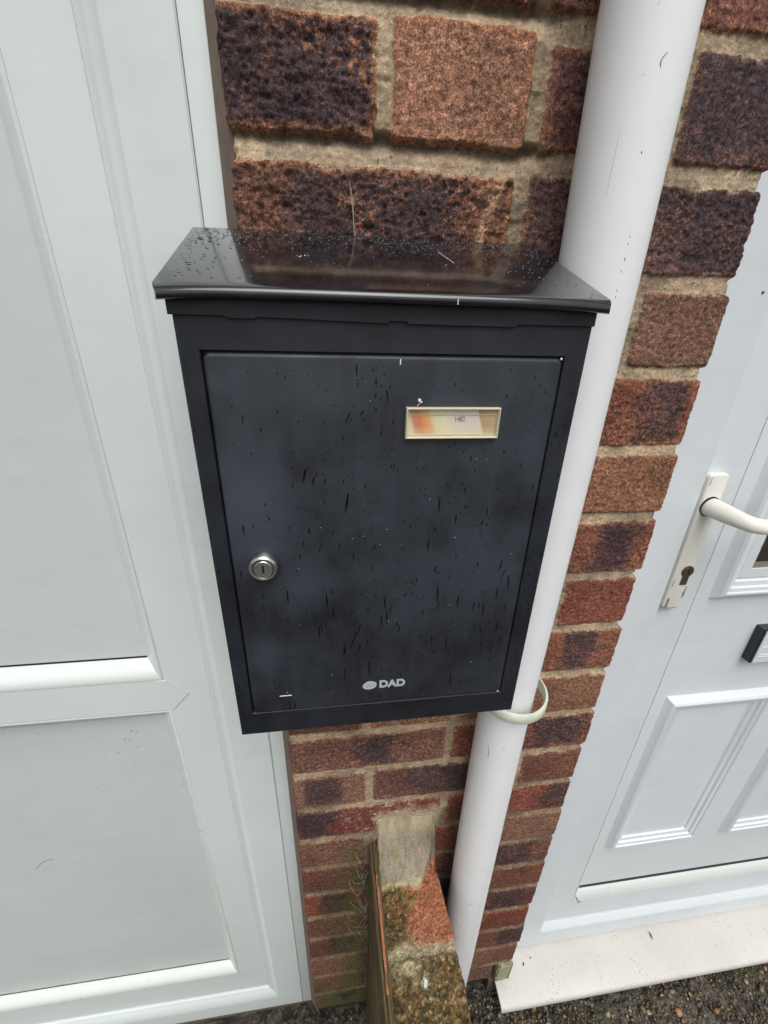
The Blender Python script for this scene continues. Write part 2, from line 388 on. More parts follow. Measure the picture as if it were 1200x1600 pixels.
# mortar smear line down the upper brick, near its right end
sm = np.exp(-((XX-(.058+(ZZ-.53)*.33)+(n3-.5)*.012)/.0035)**2)*sst(.50, .53, ZZ)*(1-sst(.585, .595, ZZ))
C_ = C_*(1-sm[..., None]*.6)+np.array((.46, .29, .16))*sm[..., None]*.6
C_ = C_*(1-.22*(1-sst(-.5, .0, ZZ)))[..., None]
hm = sst(-.016, -.004, XX+(n1-.5)*.022)*(1-sst(.092, .106, XX+(n1-.5)*.02-(ZZ+.17)*.25))*(1-sst(-.182, -.160, ZZ+(n1-.5)*.03+(n3-.5)*.02))*sst(-.32, -.26, ZZ)
h = h*(1-hm)+.002*hm*(.4+n1)
C_ = C_*(1-hm[..., None])+np.array((.36, .285, .19))*(.62+.5*n1+.30*n2)[..., None]*hm[..., None]
# lichen bloom and damp algae low down, round the timber
d1 = np.exp(-((XX+.03)/.045)**2)*(1-sst(-.36, -.18, ZZ))
alg = np.clip(d1*(.45+.9*n3)+(1-sst(-.84, -.66, ZZ))*1.2*(XX < .12), 0, 1)*sst(.28, .55, fbm(XX, ZZ, 50, 61, 4))
C_ = C_*(1-alg[..., None]*.85)+np.array((.080, .088, .028))*alg[..., None]*.85
wh = np.exp(-((XX-.0)/.055)**2-((ZZ+.185)/.05)**2)*sst(.66, .72, vnoise(XX, ZZ, 420, 71)*.6+.4*vnoise(XX, ZZ, 160, 72))*.8
C_ = C_*(1-wh[..., None]*.7)+np.array((.6, .58, .5))*wh[..., None]*.7
blk = np.exp(-((XX-.112)/.016)**2)*(1-sst(-.23, -.14, ZZ))*.7+np.exp(-((XX+.018)/.012)**2)*(1-sst(-.27, -.2, ZZ))*.55  # shade in the crevices behind the pipe and beside the board, painted as colour
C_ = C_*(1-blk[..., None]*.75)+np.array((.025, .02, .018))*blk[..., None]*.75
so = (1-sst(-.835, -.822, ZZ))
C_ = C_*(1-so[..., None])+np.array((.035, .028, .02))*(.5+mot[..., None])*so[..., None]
h = h-so*.018
GA = .34+.66*brick*(1-hm)
# warp of the right hand border so that bricks and joints end raggedly, and the short bottom course
endb = sst(XR-.03, XR, XX)
ins = (1-brick)*.0044+brick*(1-sst(0, .003, E))*.0015+(fbm(XX*0, ZZ, 130, 81, 3)-.5)*.0018+(vnoise(XX*0, ZZ, 500, 82)-.5)*.0012
cs = np.mod(course, 2)*.0010+np.mod(course*7, 5)*.0007
low2 = 1-sst(-.7565, -.7545, ZZ)
XW = XX-endb*(ins+cs)-sst(.15, XR, XX)*low2*.0445
endl = 1-sst(XL, XL+.03, XX)
insl = (1-brick)*.003+(fbm(XX*0, ZZ, 110, 91, 3)-.5)*.0022+(vnoise(XX*0, ZZ, 420, 92)-.5)*.0016
XW = XW+endl*insl
rnd = sst(XR-.0035, XR, XX)**2*.0022+(1-sst(XL, XL+.0035, XX))**2*.0022
YW = -(h-rnd)
# returns into the two door openings
def ret(colX, colZ, colC, y0, side):
    Xs, Ys, Zs, Cs = [], [], [], []
    for i, dy in enumerate((.0015, .004, .009, .02, .05, .13)):
        Xs.append(colX+side*.0008*min(i, 1)+(vnoise(colZ, colZ*0+dy, 300, 95)-.5)*.0010); Ys.append(np.maximum(y0+dy, dy)); Zs.append(colZ); Cs.append(colC)
    return Xs, Ys, Zs, Cs
rX, rY, rZ, rC = ret(XW[:, -1], ZZ[:, -1], C_[:, -1], YW[:, -1], 1)
lX, lY, lZ, lC = ret(XW[:, 0], ZZ[:, 0], C_[:, 0], YW[:, 0], -1)
FX = np.concatenate([np.stack(lX[::-1], 1), XW, np.stack(rX, 1)], 1)
FY = np.concatenate([np.stack(lY[::-1], 1), YW, np.stack(rY, 1)], 1)
FZ = np.concatenate([np.stack(lZ[::-1], 1), ZZ, np.stack(rZ, 1)], 1)
FC = np.concatenate([np.stack(lC[::-1], 1), C_, np.stack(rC, 1)], 1)
M_BRICK = mat_tint('brick_and_mortar', .92, 1.0, 850, .9)
wall = thing('brick_wall', 'rough red brown brick wall with sandy mortar between the two white doors', 'wall', (.09, 0, ZB))
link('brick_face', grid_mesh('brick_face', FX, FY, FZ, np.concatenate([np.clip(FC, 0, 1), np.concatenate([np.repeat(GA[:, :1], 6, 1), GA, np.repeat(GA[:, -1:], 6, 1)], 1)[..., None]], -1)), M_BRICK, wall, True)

# the wall beyond the doors and above them
mt, nt, b = new_mat('outer_brickwork')
tc = nt.nodes.new('ShaderNodeTexCoord'); mp = nt.nodes.new('ShaderNodeMapping'); mp.inputs['Rotation'].default_value = (math.radians(90), 0, 0)
bt = nt.nodes.new('ShaderNodeTexBrick'); bt.inputs['Scale'].default_value = 1; bt.inputs['Brick Width'].default_value = .225
bt.inputs['Row Height'].default_value = .075; bt.inputs['Mortar Size'].default_value = .005
bt.inputs['Color1'].default_value = (.20, .08, .05, 1); bt.inputs['Color2'].default_value = (.10, .05, .045, 1); bt.inputs['Mortar'].default_value = (.45, .33, .2, 1)
nt.links.new(tc.outputs['Object'], mp.inputs[0]); nt.links.new(mp.outputs[0], bt.inputs[0])
nt.links.new(mix(nt, 1.0, bt.outputs[0], ramp(nt, noise(nt, 300, 4), [(.3, .6), (.7, 1.4)]), 'MULTIPLY'), b.inputs['Base Color']); b.inputs['Roughness'].default_value = .9
iv = nt.nodes.new('ShaderNodeMath'); iv.operation = 'SUBTRACT'; iv.inputs[0].default_value = 1; nt.links.new(bt.outputs['Fac'], iv.inputs[1]); bump(nt, b, iv.outputs[0], .6, .004)
bm = bmesh.new()
add_box(bm, -2.6, -1.056, 0, .2, -.93, 1.26); add_box(bm, 1.155, 2.6, 0, .2, -.93, 1.26); add_box(bm, -2.6, 2.6, -.002, .2, 1.26, 3.2)
obj('outer_brickwork', bm, mt, wall)
# cement packed under the last brick on the end of the sill
bm = box(.264, .2985, -.004, .05, -.826, -.757, bev=.004)
bmesh.ops.subdivide_edges(bm, edges=bm.edges, cuts=4, use_grid_fill=True)
for v in bm.verts:
    v.co += Vector((random.uniform(-1, 1), random.uniform(-1, 1), random.uniform(-1, 1)))*.0014
tag(obj('cement_packing', bm, mat_plain('mossy_cement', (.33, .33, .20), .9, var=.4, scale=60, bs=.5), wall, True), 'greenish lump of cement on the sill end')

# ------------------------------------------------------------------ low garden wall coming out from the brickwork
def pier():
    st = .0013
    ys = np.concatenate([np.arange(-.26, .004, st)]); ys = np.concatenate([np.arange(-1.2, -.26, .006), ys])
    us = np.arange(0, .0945, st)
    U, Y = np.meshgrid(us, ys)
    X = U-.0045
    nA = fbm(X, Y, 90, 101, 4, .6); nB = fbm(X, Y, 320, 102, 3, .6); nC = fbm(X, Y, 28, 103, 3)
    z = np.full(X.shape, -.281)
    # brick ends: joints across the wall
    jy = [-.118, -.228, -.338, -.448, -.558, -.668, -.778, -.888, -.998, -1.108]
    jd = np.min([np.abs(Y-j+(nC-.5)*.02) for j in jy], 0)
    z = z-(1-sst(.003, .007, jd))*.004
    z = z+(nA-.5)*.007+(nB-.5)*.004
    # mortar haunch against the house wall
    t = sst(-.046, -.002, Y+(nC-.5)*.012-.004*np.sin(U*60))
    patch = sst(-.052, -.046, Y+(nC-.5)*.016-.034*sst(.050, .086, X))
    zz = -.2755+(.075)*np.clip((Y+.040)/.040, 0, 1)**1.5
    zz = np.where(Y > -.012, np.maximum(zz, -.235+(Y+.012)/.014*(.040+.040*fbm(X, X*0, 70, 119, 3))), zz)
    zz = zz-.02*sst(.078, .09, X)*sst(-.05, -.01, Y)
    zp = zz+(nA-.5)*.0035+(nB-.5)*.0008
    z = z*(1-patch)+zp*patch
    # colours
    och = np.array((.155, .092, .034)); drk = np.array((.055, .042, .02)); orr = np.array((.285, .112, .058)); cem = np.array((.285, .245, .18)); crm = np.array((.50, .42, .26))
    k = sst(.42, .60, fbm(X, Y, 170, 111, 4, .75))[..., None]
    mossy = drk*(1-k)+och*k
    k2 = sst(.60, .72, fbm(X, Y, 200, 112, 4, .7))[..., None]; mossy = mossy*(1-k2)+np.array((.30, .235, .115))*k2
    redk = sst(.36, .52, nC*.2+fbm(X, Y, 150, 113, 4, .7)*.5+.40*sst(.005, .075, X))[..., None]
    first = (sst(-.122, -.117, Y))[..., None]
    topc = mossy*(1-first)+(mossy*(1-redk)+orr*(.35+.6*nA[..., None]+.7*nB[..., None])*redk)*first
    topc = topc*(1-.0)+0
    gk = (1-sst(.003, .009, jd))[..., None]; topc = topc*(1-gk)+np.array((.30, .25, .16))*(.5+nA[..., None])*gk
    # cement splash left of the second brick
    sp = np.exp(-((X-.028)/.026)**2-((Y+.128)/.016)**2)*sst(.35, .6, nA+.1); sp = np.clip(sp*1.4, 0, 1)[..., None]
    topc = topc*(1-sp)+np.array((.27, .23, .14))*(.5+nA[..., None])*sp
    wl = (np.exp(-(((X-.041)/.0055)**2+((Y+.148)/.0055)**2)**2)*sst(.35, .5, nB))[..., None]; topc = topc*(1-wl)+np.array((.62, .62, .5))*wl
    mc = (cem*(.40+.7*nA[..., None]+.45*nB[..., None]))*(1-.35*sst(.5, .7, nC)[..., None])
    cr = (sst(.50, .62, nC+.5*sst(-.035, -.046, Y)-.1)*(1-sst(-.046, -.034, Y)) + sst(-.012, -.004, Y)*.8)[..., None]; cr = np.clip(cr, 0, 1)
    mc = mc*(1-cr*.8)+crm*(.6+.7*nA[..., None])*cr*.8
    gr = (np.exp(-((X-.012)/.012)**2)*sst(.5, .7, fbm(X, Y, 90, 117, 3)))[..., None]; mc = mc*(1-gr*.7)+np.array((.13, .17, .04))*gr*.7
    c = topc*(1-patch[..., None])+mc*patch[..., None]
    ms = (np.exp(-((X-.037)/.014)**2-((Y+.058)/.010)**2)*sst(.45, .6, fbm(X, Y, 150, 118, 3)))[..., None]; c = c*(1-ms)+np.array((.07, .13, .02))*ms
    z = z+ms[..., 0]*.003
    # ragged right hand edge
    edge = sst(.07, .090, X)
    X = X-edge*((fbm(X*0, Y, 60, 120, 3)-.5)*.008)+(-.006*edge*sst(-.12, -.03, Y))
    # sides
    Ls, Rs = [], []
    zb = -.905
    cols = []
    sideZ = [.003, .008, .02, .05, .1, .2, .35, .63]
    def side(i, sgn):
        o = []
        for kx, dz in enumerate(sideZ):
            zz_ = np.maximum(z[:, i]-dz, zb) if kx < len(sideZ)-1 else np.full(z.shape[0], zb)
            xx_ = X[:, i]+sgn*(.0015+(fbm(Y[:, i], Y[:, i]*0+dz, 80, 130+kx, 3)-.5)*.005)
            cc = np.array((.14, .065, .04))*(.5+fbm(Y[:, i], Y[:, i]*0+dz, 60, 140, 3)[:, None])
            if kx < 2: cc = c[:, i]*.9
            o.append((xx_, Y[:, i], zz_, cc))
        return o
    Lp = side(0, -1)[::-1]; Rp = side(-1, 1)
    cat = lambda q, mid: np.concatenate([np.stack([p[q] for p in Lp], 1), mid, np.stack([p[q] for p in Rp], 1)], 1)
    GX = cat(0, X); GY = cat(1, Y); GZ = cat(2, z); GC = cat(3, c)
    # front end closed by folding the first row down
    GX = np.concatenate([GX[:1], GX]); GY = np.concatenate([GY[:1]+.001, GY]); GZ = np.concatenate([GZ[:1]*0+zb, GZ]); GC = np.concatenate([GC[:1], GC])
    pa = np.concatenate([np.repeat(patch[:, :1], 8, 1), patch, np.repeat(patch[:, -1:], 8, 1)], 1); pa = 1-.6*np.concatenate([pa[:1], pa])
    return grid_mesh('low_wall', GX, GY, GZ, np.concatenate([np.clip(GC, 0, 1), pa[..., None]], -1))
lw = link('low_wall', pier(), mat_tint('weathered_brick', .95, 1.0, 1100, .7), None, True)
tag(lw, 'low mossy garden wall of crumbling orange brick with mortar haunch, below the mailbox', 'wall')

# ------------------------------------------------------------------ timber post beside the low wall
def post():
    mt, nt, b = new_mat('weathered_timber')
    g = noise(nt, 240, 5, .7, stretch=(1.6, .05, .10)); g2 = noise(nt, 60, 4, .6, stretch=(1, .4, .4)); gm = noise(nt, 24, 4, .6)
    c = ramp(nt, g, [(.25, (.03, .02, .012)), (.45, (.12, .075, .045)), (.60, (.24, .165, .11)), (.8, (.36, .29, .20))])
    c = mix(nt, ramp(nt, gm, [(.42, 0.0), (.62, .75)]), c, (.10, .11, .035))
    nt.links.new(mix(nt, 1.0, c, (.72, .72, .66), 'MULTIPLY'), b.inputs['Base Color']); b.inputs['Roughness'].default_value = .95; b.inputs['Specular IOR Level'].default_value = .15
    bump(nt, b, g, .9, .002)
    t = thing('timber_post', 'weathered mossy timber board fixed along the left side of the low wall', 'board', (-.012, 0, -.905))
    bm = bmesh.new()
    add_box(bm, -.0168, -.0125, -.30, -.001, -.905, -.246, bev=.0008)
    add_box(bm, -.0123, -.0062, -.30, -.001, -.905, -.2400, bev=.0008)
    bmesh.ops.subdivide_edges(bm, edges=[e for e in bm.edges if e.calc_length() > .1], cuts=40)
    for v in bm.verts:
        k = math.sin(v.co.y*70)*.0005+math.sin(v.co.y*190+v.co.z*30)*.0004
        v.co.x += k; v.co.z += k*1.5+random.uniform(-1, 1)*.0003
    obj('board', bm, mt, t)
    bm = bmesh.new()
    add_box(bm, -.0122, -.0096, -.165, -.045, -.2405, -.2392, bev=.0006)
    bmesh.ops.subdivide_edges(bm, edges=[e for e in bm.edges if e.calc_length() > .1], cuts=30)
    for v in bm.verts: v.co.x += random.uniform(-1, 1)*.0005
    tag(obj('paint_strip', bm, mat_plain('flaking_orange_paint', (.36, .13, .06), .8, var=.5, scale=90, bs=.4), t), 'flaking orange strip')
post()

# ------------------------------------------------------------------ left door
def left_door():
    t = thing('side_door', 'white plastic door with plain grey-white panels left of the mailbox', 'door', (-.6, .05, -.872))
    X0, X1, Z0, Z1 = -1.035, -.1535, -.872, 1.25
    bm = bmesh.new()
    add_ring(bm, X0, X1, Z0, Z1, [(0, 0, 0, .10), (0, 0, 0, .0312), (.0012, .0012, .0012, .030), (.0480, .0425, .048, .030), (.0505, .045, .0505, .0306), (.062, .057, .062, .0385), (.0675, .0625, .0675, .0405), (.0690, .0645, .069, .0425), (.0690, .0645, .069, .07)])
    autosmooth(obj('frame', bm, M_UPVC, t), 25)
    bm = bmesh.new(); add_box(bm, -.1528, -.1345, .0298, .10, Z0+.001, Z1, bev=.0015); add_box(bm, -1.0555, -1.0357, .0298, .10, Z0+.001, Z1, bev=.0015)
    autosmooth(obj('cover_strip', bm, M_UPVC, t))
    # sash
    lf = thing_part = bpy.data.objects.new('leaf', None)
    sx0, sx1, sz0, sz1 = X0+.0693, X1-.0693, -.8055, Z1-.0705
    ox0, ox1 = -.9135, -.2743
    y = .044
    bm = bmesh.new()
    add_box(bm, sx0, ox0, y, .085, sz0, sz1); add_box(bm, ox1, sx1, y, .085, sz0, sz1)
    add_box(bm, ox0, ox1, y, .085, sz0, -.734); add_box(bm, ox0, ox1, y, .085, sz1-.05, sz1); add_box(bm, ox0, ox1, y, .085, .022, .074)
    leaf = obj('leaf', bm, M_UPVC, t)
    # pointed ends of the middle rail welded on to the stile
    for sx, s in ((ox1, 1), (ox0, -1)):
        bm = bmesh.new(); add_prism(bm, [(sx-s*.010, .0225), (sx+s*.003, .0225), (sx+s*.0262, .0495), (sx+s*.003, .0735), (sx-s*.010, .0735)], 'y', y-.0007, y+.002, bev=.0003)
        obj('rail_joint', bm, M_UPVC, leaf)
    prof = [(0, 0, 0, y-.0003), (.0008, .0008, .0008, y-.0006), (.003, .004, .003, y-.0006), (.009, .012, .010, y+.004), (.0145, .017, .019, y+.0105), (.0185, .0200, .0235, y+.0148), (.0202, .0215, .0255, y+.0162), (.0208, .0235, .0265, y+.0185)]
    for z0, z1 in ((.074, sz1-.05), (-.734, .022)):
        bm = bmesh.new(); add_ring(bm, ox0, ox1, z0, z1, prof)
        autosmooth(obj('glazing_bead', bm, M_BEAD, leaf), 30)
        bm = bmesh.new(); add_box(bm, ox0+.0170, ox1-.0170, .0600, .075, z0+.0265, z1-.0200); obj('panel', bm, M_PANEL, leaf)
        bm = bmesh.new(); add_box(bm, ox0+.018, ox1-.018, .0612, .080, z0+.018, z1-.018); obj('gasket', bm, M_RUB, leaf)
    bm = bmesh.new(); rg = random.Random(2); x_ = ox0+.018; rowA = []
    while x_ < ox1-.018:
        h_ = rg.uniform(.0006, .0022); rowA.append((bm.verts.new((x_, .0597, -.7112)), bm.verts.new((x_, .0597, -.7092+h_)), bm.verts.new((x_, .0610, -.7080+h_)))); x_ += rg.uniform(.004, .012)
    for a_, b_ in zip(rowA, rowA[1:]):
        bm.faces.new((a_[0], b_[0], b_[1], a_[1])); bm.faces.new((a_[1], b_[1], b_[2], a_[2]))
    tag(obj('algae_line', bm, mat_plain('green_algae', (.085, .10, .035), .85, var=.9, scale=120), t), 'green algae in the bottom bead', kind='stuff')
    bm = box(sx0, sx1, .0475, .07, sz0-.0035, sz0-.0001); obj('draught_seal', bm, M_RUB, t)
    # weld seams, specks and scratches
    MW = mat_plain('grey_weld_line', (.38, .40, .38), .7, bs=0); MK = mat_plain('dark_speck', (.10, .09, .08), .8, bs=0)
    def seam(name, P, r_, mt_, par): bm = bmesh.new(); add_tube(bm, P, r_, 5); obj(name, bm, mt_, par)
    seam('weld_seam', [(ox1+.001, .0439, -.735), (sx1-.001, .0439, sz0+.001)], .00022, MW, leaf)
    seam('weld_seam', [(ox1+.003, .0432, .0225), (ox1+.0262, .0432, .0493)], .00025, MW, leaf); seam('weld_seam', [(ox1+.003, .0432, .0737), (ox1+.0262, .0432, .0497)], .0002, MW, leaf)
    seam('weld_seam', [(X1-.047, .0299, -.830), (X1-.001, .0299, -.871)], .00015, MW, t)
    for x, z in ((-.4534, -.0192), (-.3514, -.0439), (-.3458, -.0447), (-.3385, -.0614), (-.3655, -.0705), (-.3837, -.0771), (-.3488, -.099), (-.4087, -.1401), (-.4287, -.2508), (-.3999, -.4062), (-.4173, -.4934), (-.4762, -.6061), (-.34, -.0289), (-.3331, -.0312)):
        bm = bmesh.new(); add_lathe(bm, (x, .06, z), (0, -1, 0), [(0, random.uniform(.0006, .0012)), (.0002, .0004)], 7); obj('dirt_speck', bm, MK, leaf)
    for x, z in ((-.2397, -.0263), (-.2153, -.1002)):
        bm = bmesh.new(); add_lathe(bm, (x, .044, z), (0, -1, 0), [(0, .0007), (.0002, .0004)], 7); obj('dirt_speck', bm, MK, leaf)
    seam('scuff', [(-.5433, .06, -.317), (-.5262, .06, -.2996), (-.5097, .06, -.2964)], .0004, MK, leaf); seam('scuff', [(-.5097, .06, -.2964), (-.4786, .06, -.3021), (-.4473, .06, -.3095)], .00012, MW, leaf)
    seam('scuff', [(-.4025, .06, -.1471), (-.3919, .06, -.1387), (-.3793, .06, -.1366)], .00022, MW, leaf)
    for i in range(7):
        x = random.uniform(-.215, -.160); z = random.uniform(-.50, -.30); seam('scuff', [(x-.010, .0299, z+random.uniform(-.003, .003)), (x, .0299, z+.002), (x+.008, .0299, z-.001)], .00016, MW, t)
    # brown sealant between the frame and the brickwork
    bm = bmesh.new(); zz = -.87
    pts = []
    while zz < 1.25:
        pts.append((zz, random.uniform(-.0012, .0012))); zz += .018
    rows = []
    for z_, k in pts:
        rows.append([bm.verts.new((-.1352, .031, z_)), bm.verts.new((-.1342, .0270+k, z_)), bm.verts.new((-.128, .018+k*2, z_)), bm.verts.new((-.1215, .0100+k*2, z_)), bm.verts.new((-.1190, .010, z_))])
    for A, B in zip(rows, rows[1:]):
        for i in range(4): bm.faces.new((A[i], A[i+1], B[i+1], B[i]))
    obj('sealant', bm, M_SEAL, t, True)
    # threshold under the frame
    bm = box(X0-.01, -.1345, .036, .12, -.93, -.8725, bev=.002); obj('threshold', bm, mat_plain('dirty_concrete', (.12, .10, .075), .95, var=.5, scale=50, bs=.6, bd=.003), t)
left_door()

# ------------------------------------------------------------------ right door
def right_door():
    t = thing('front_door', 'white panelled front door with lever handle right of the downpipe', 'door', (.727, .06, -.834))
    X0, X1, Z0, Z1 = .299, 1.155, -.834, 1.25
    bm = bmesh.new()
    add_ring(bm, X0, X1, Z0, Z1, [(0, 0, 0, .12), (0, 0, 0, .046), (.001, .001, .001, .045), (.0865, .052, .0865, .045), (.0885, .0540, .0885, .0458), (.0935, .068, .0935, .0553), (.0940, .0688, .0940, .070)])
    autosmooth(obj('frame', bm, M_UPVC_R, t), 25)
    sx0, sx1, sz0, sz1 = .3950, 1.0590, -.7610, 1.154
    ox0, ox1, oz0, oz1 = .4515, 1.0025, -.690, 1.10
    bm = bmesh.new()
    add_box(bm, sx0, ox0, .057, .11, sz0, sz1); add_box(bm, ox1, sx1, .057, .11, sz0, sz1)
    add_box(bm, ox0, ox1, .057, .11, sz0, oz0); add_box(bm, ox0, ox1, .057, .11, oz1, sz1)
    leaf = obj('leaf', bm, M_UPVC_R, t)
    bm = bmesh.new(); add_box(bm, sx0-.004, sx1+.004, .0590, .08, sz0-.008, sz0-.0002); add_box(bm, sx0-.004, sx0-.0002, .0590, .08, sz0-.0002, sz1); obj('draught_seal', bm, M_RUB, t)
    bm = bmesh.new(); add_ring(bm, ox0, ox1, oz0, oz1, [(.0007, .0007, .0007, .062), (.0007, .0007, .0007, .0568), (.0014, .0014, .0014, .0563), (.004, .006, .004, .0575), (.007, .0205, .007, .0655), (.0075, .0215, .0075, .0715)])
    autosmooth(obj('glazing_bead', bm, M_BEAD, leaf), 30)
    bm = box(ox0+.006, ox1-.006, .0700, .09, oz0+.018, oz1-.006); obj('gasket', bm, M_RUB, leaf)
    bm = box(ox0+.0085, ox1-.0085, .0688, .0975, oz0+.0350, oz1-.008, bev=.0008)
    obj('panel_sheet', bm, M_UPVC_R, leaf)
    ridge = [(0, 0, 0, .0692), (.002, .002, .002, .0675), (.0085, .0085, .0085, .0590), (.0125, .0125, .0125, .0568), (.0150, .0150, .0150, .0572), (.0165, .0165, .0165, .0592), (.0215, .0215, .0215, .0605), (.0235, .0235, .0235, .0635), (.0300, .0300, .0300, .0650), (.0325, .0325, .0325, .0680), (.0370, .0370, .0370, .0688)]
    for x0, x1 in ((.488, .696), (.758, .966)):
        bm = bmesh.new(); add_ring(bm, x0, x1, -.507, -.072, ridge)
        autosmooth(obj('panel_moulding', bm, M_UPVC_R, leaf), 22)
    MW = mat_plain('grey_weld_line', (.40, .41, .42), .7, bs=0)
    bm = bmesh.new(); add_tube(bm, [(.3865, .0449, -.781), (.336, .0449, -.833)], .0002, 5); obj('weld_seam', bm, MW, t)
    bm = bmesh.new(); add_lathe(bm, (.3746, .045, .524), (0, -1, 0), [(0, .0016), (.0012, .0008)], 8); obj('dirt_speck', bm, M_LEAF, t)
    # window
    bm = bmesh.new(); add_ring(bm, .488, .966, .127, 1.0, ridge[:-1]+[(.036, .036, .036, .0665), (.0500, .0500, .0500, .0665), (.0505, .0505, .0505, .071)])
    wf = autosmooth(obj('window', bm, M_UPVC_R, leaf), 22)
    bm = bmesh.new(); add_box(bm, .5375, .9165, .0686, .0689, .1775, .9505)
    g, gt, gb = new_mat('dark_door_glass'); gb.inputs['Base Color'].default_value = (.028, .02, .022, 1); gb.inputs['Roughness'].default_value = .06
    gb.inputs['Coat Weight'].default_value = .3
    obj('glass', bm, g, leaf)
    bm = bmesh.new(); add_ring(bm, .5385, .9155, .1775, .9500, [(0, 0, 0, .0684), (.003, .010, .003, .0684), (.003, .010, .003, .0686)]); obj('spacer_bar', bm, mat_plain('olive_spacer', (.20, .21, .13), .5), leaf)
    # letter box
    bm = box(.597, .857, .0545, .0689, .004, .071, bev=.0012); lb = obj('letter_box', bm, M_BLACKP, leaf)
    bm = bmesh.new(); add_box(bm, .5995, .8545, .0520, .0543, .0065, .0685, bev=.0008)
    for z in (.018, .022, .0375, .0545): add_box(bm, .604, .850, .0512, .0530, z, z+.0016, bev=.0004)
    obj('letter_flap', bm, M_UPVC_R, lb)
    # handle
    bm = bmesh.new(); add_prism(bm, [(.3950, .135), (.3985, .1315), (.4195, .1315), (.4225, .135), (.4225, .327), (.4195, .3305), (.3985, .3305), (.3950, .327)], 'y', .0470, .0569, bev=.0022, seg=3)
    hp = autosmooth(obj('handle', bm, M_HANDLE, leaf), 30)
    bm = bmesh.new()
    pts = [(.4085, .0475, .288), (.4088, .034, .2880), (.4095, .018, .2880), (.4120, .005, .2875), (.4180, -.0045, .2865), (.428, -.0085, .286), (.442, -.0095, .2855), (.470, -.0095, .285), (.500, -.009, .284), (.520, -.0075, .283), (.524, -.006, .283)]
    rad = [.0122, .0118, .0108, .0098, .0094, .0090, .0088, .0086, .0084, .0072, .003]
    add_tube(bm, pts, rad, 24, (1, .82)); autosmooth(obj('lever', bm, M_HANDLE, leaf), 50)
    bm = bmesh.new(); add_lathe(bm, (.4085, .0469, .288), (0, -1, 0), [(0, .0132), (.0006, .0132), (.0006, .0118)], 32); obj('lever_gasket', bm, M_RUB, leaf)
    bm = bmesh.new(); add_lathe(bm, (.4125, .0472, .1925), (0, -1, 0), [(0, .0086), (.0014, .0086), (.0018, .0080)], 32)
    add_prism(bm, [(.4075, .171), (.4175, .171), (.4175, .190), (.4075, .190)], 'y', .0459, .0472, bev=.0005)
    obj('lock_cylinder', bm, M_DARKMETAL, leaf)
    bm = bmesh.new(); add_lathe(bm, (.4125, .0455, .1935), (0, -1, 0), [(0, .0052), (.0008, .0050)], 24); obj('lock_barrel', bm, mat_plain('copper_brown', (.22, .13, .09), .4, .8), leaf)
    bm = bmesh.new(); add_box(bm, .4118, .4132, .0441, .0448, .1895, .1975); obj('keyway', bm, M_SLOT, leaf)
    bm = bmesh.new()
    def chip(poly): add_prism(bm, poly, 'y', .04672, .0472)
    chip([(.3972, .1335), (.4015, .1335), (.4008, .139), (.4018, .146), (.3990, .151), (.3974, .148)])
    chip([(.4175, .148), (.4207, .152), (.4210, .166), (.4200, .169), (.4185, .160), (.4172, .157), (.4186, .153)])
    chip([(.3972, .166), (.3982, .170), (.3984, .180), (.3974, .182)]); chip([(.3972, .316), (.3982, .318), (.3980, .327), (.3974, .327)])
    add_box(bm, .4000, .4170, .0480, .0560, .13125, .1317)
    tag(obj('paint_chip', bm, M_CHIP, leaf), 'grey patches where the paint has chipped')
right_door()

# ------------------------------------------------------------------ sill of the front door
bm = bmesh.new()
prof = [(.060, -.8385), (.0, -.8420), (-.036, -.8465), (-.0405, -.8490), (-.0425, -.8530), (-.0420, -.8640), (-.0395, -.8640), (-.0385, -.8560), (-.030, -.8530), (.0, -.8500), (.060, -.8480)]
add_prism(bm, prof, 'x', .2705, 1.19)
nt = M_SILL.node_tree; bb = nt.nodes['Principled BSDF']; src = bb.inputs['Base Color'].links[0].from_socket
tc = nt.nodes.new('ShaderNodeTexCoord'); v = nt.nodes.new('ShaderNodeTexVoronoi'); v.inputs['Scale'].default_value = 190; nt.links.new(tc.outputs['Object'], v.inputs['Vector'])
k1 = ramp(nt, v.outputs['Distance'], [(.12, 1.0), (.26, 0.0)]); k2 = ramp(nt, noise(nt, 22, 5, .7), [(.50, 0.0), (.60, 1.0)])
mk = nt.nodes.new('ShaderNodeMath'); mk.operation = 'MULTIPLY'; nt.links.new(k1, mk.inputs[0]); nt.links.new(k2, mk.inputs[1])
c9 = mix(nt, mk.outputs[0], src, (.20, .155, .11)); c9 = mix(nt, ramp(nt, noise(nt, 7, 5, .7), [(.45, 0.0), (.8, .45)]), c9, (.47, .42, .35)); nt.links.new(c9, bb.inputs['Base Color'])
tag(autosmooth(obj('door_sill', bm, M_SILL), 40), 'grubby cream projecting sill under the white front door', 'sill')
# dark back-filling below the sill
bm = box(.258, 1.19, .004, .12, -.93, -.8505); bx_ = obj('sill_footing', bm, mat_plain('shaded_footing', (.10, .075, .055), .95, var=.4, bs=.5, bd=.003), wall)

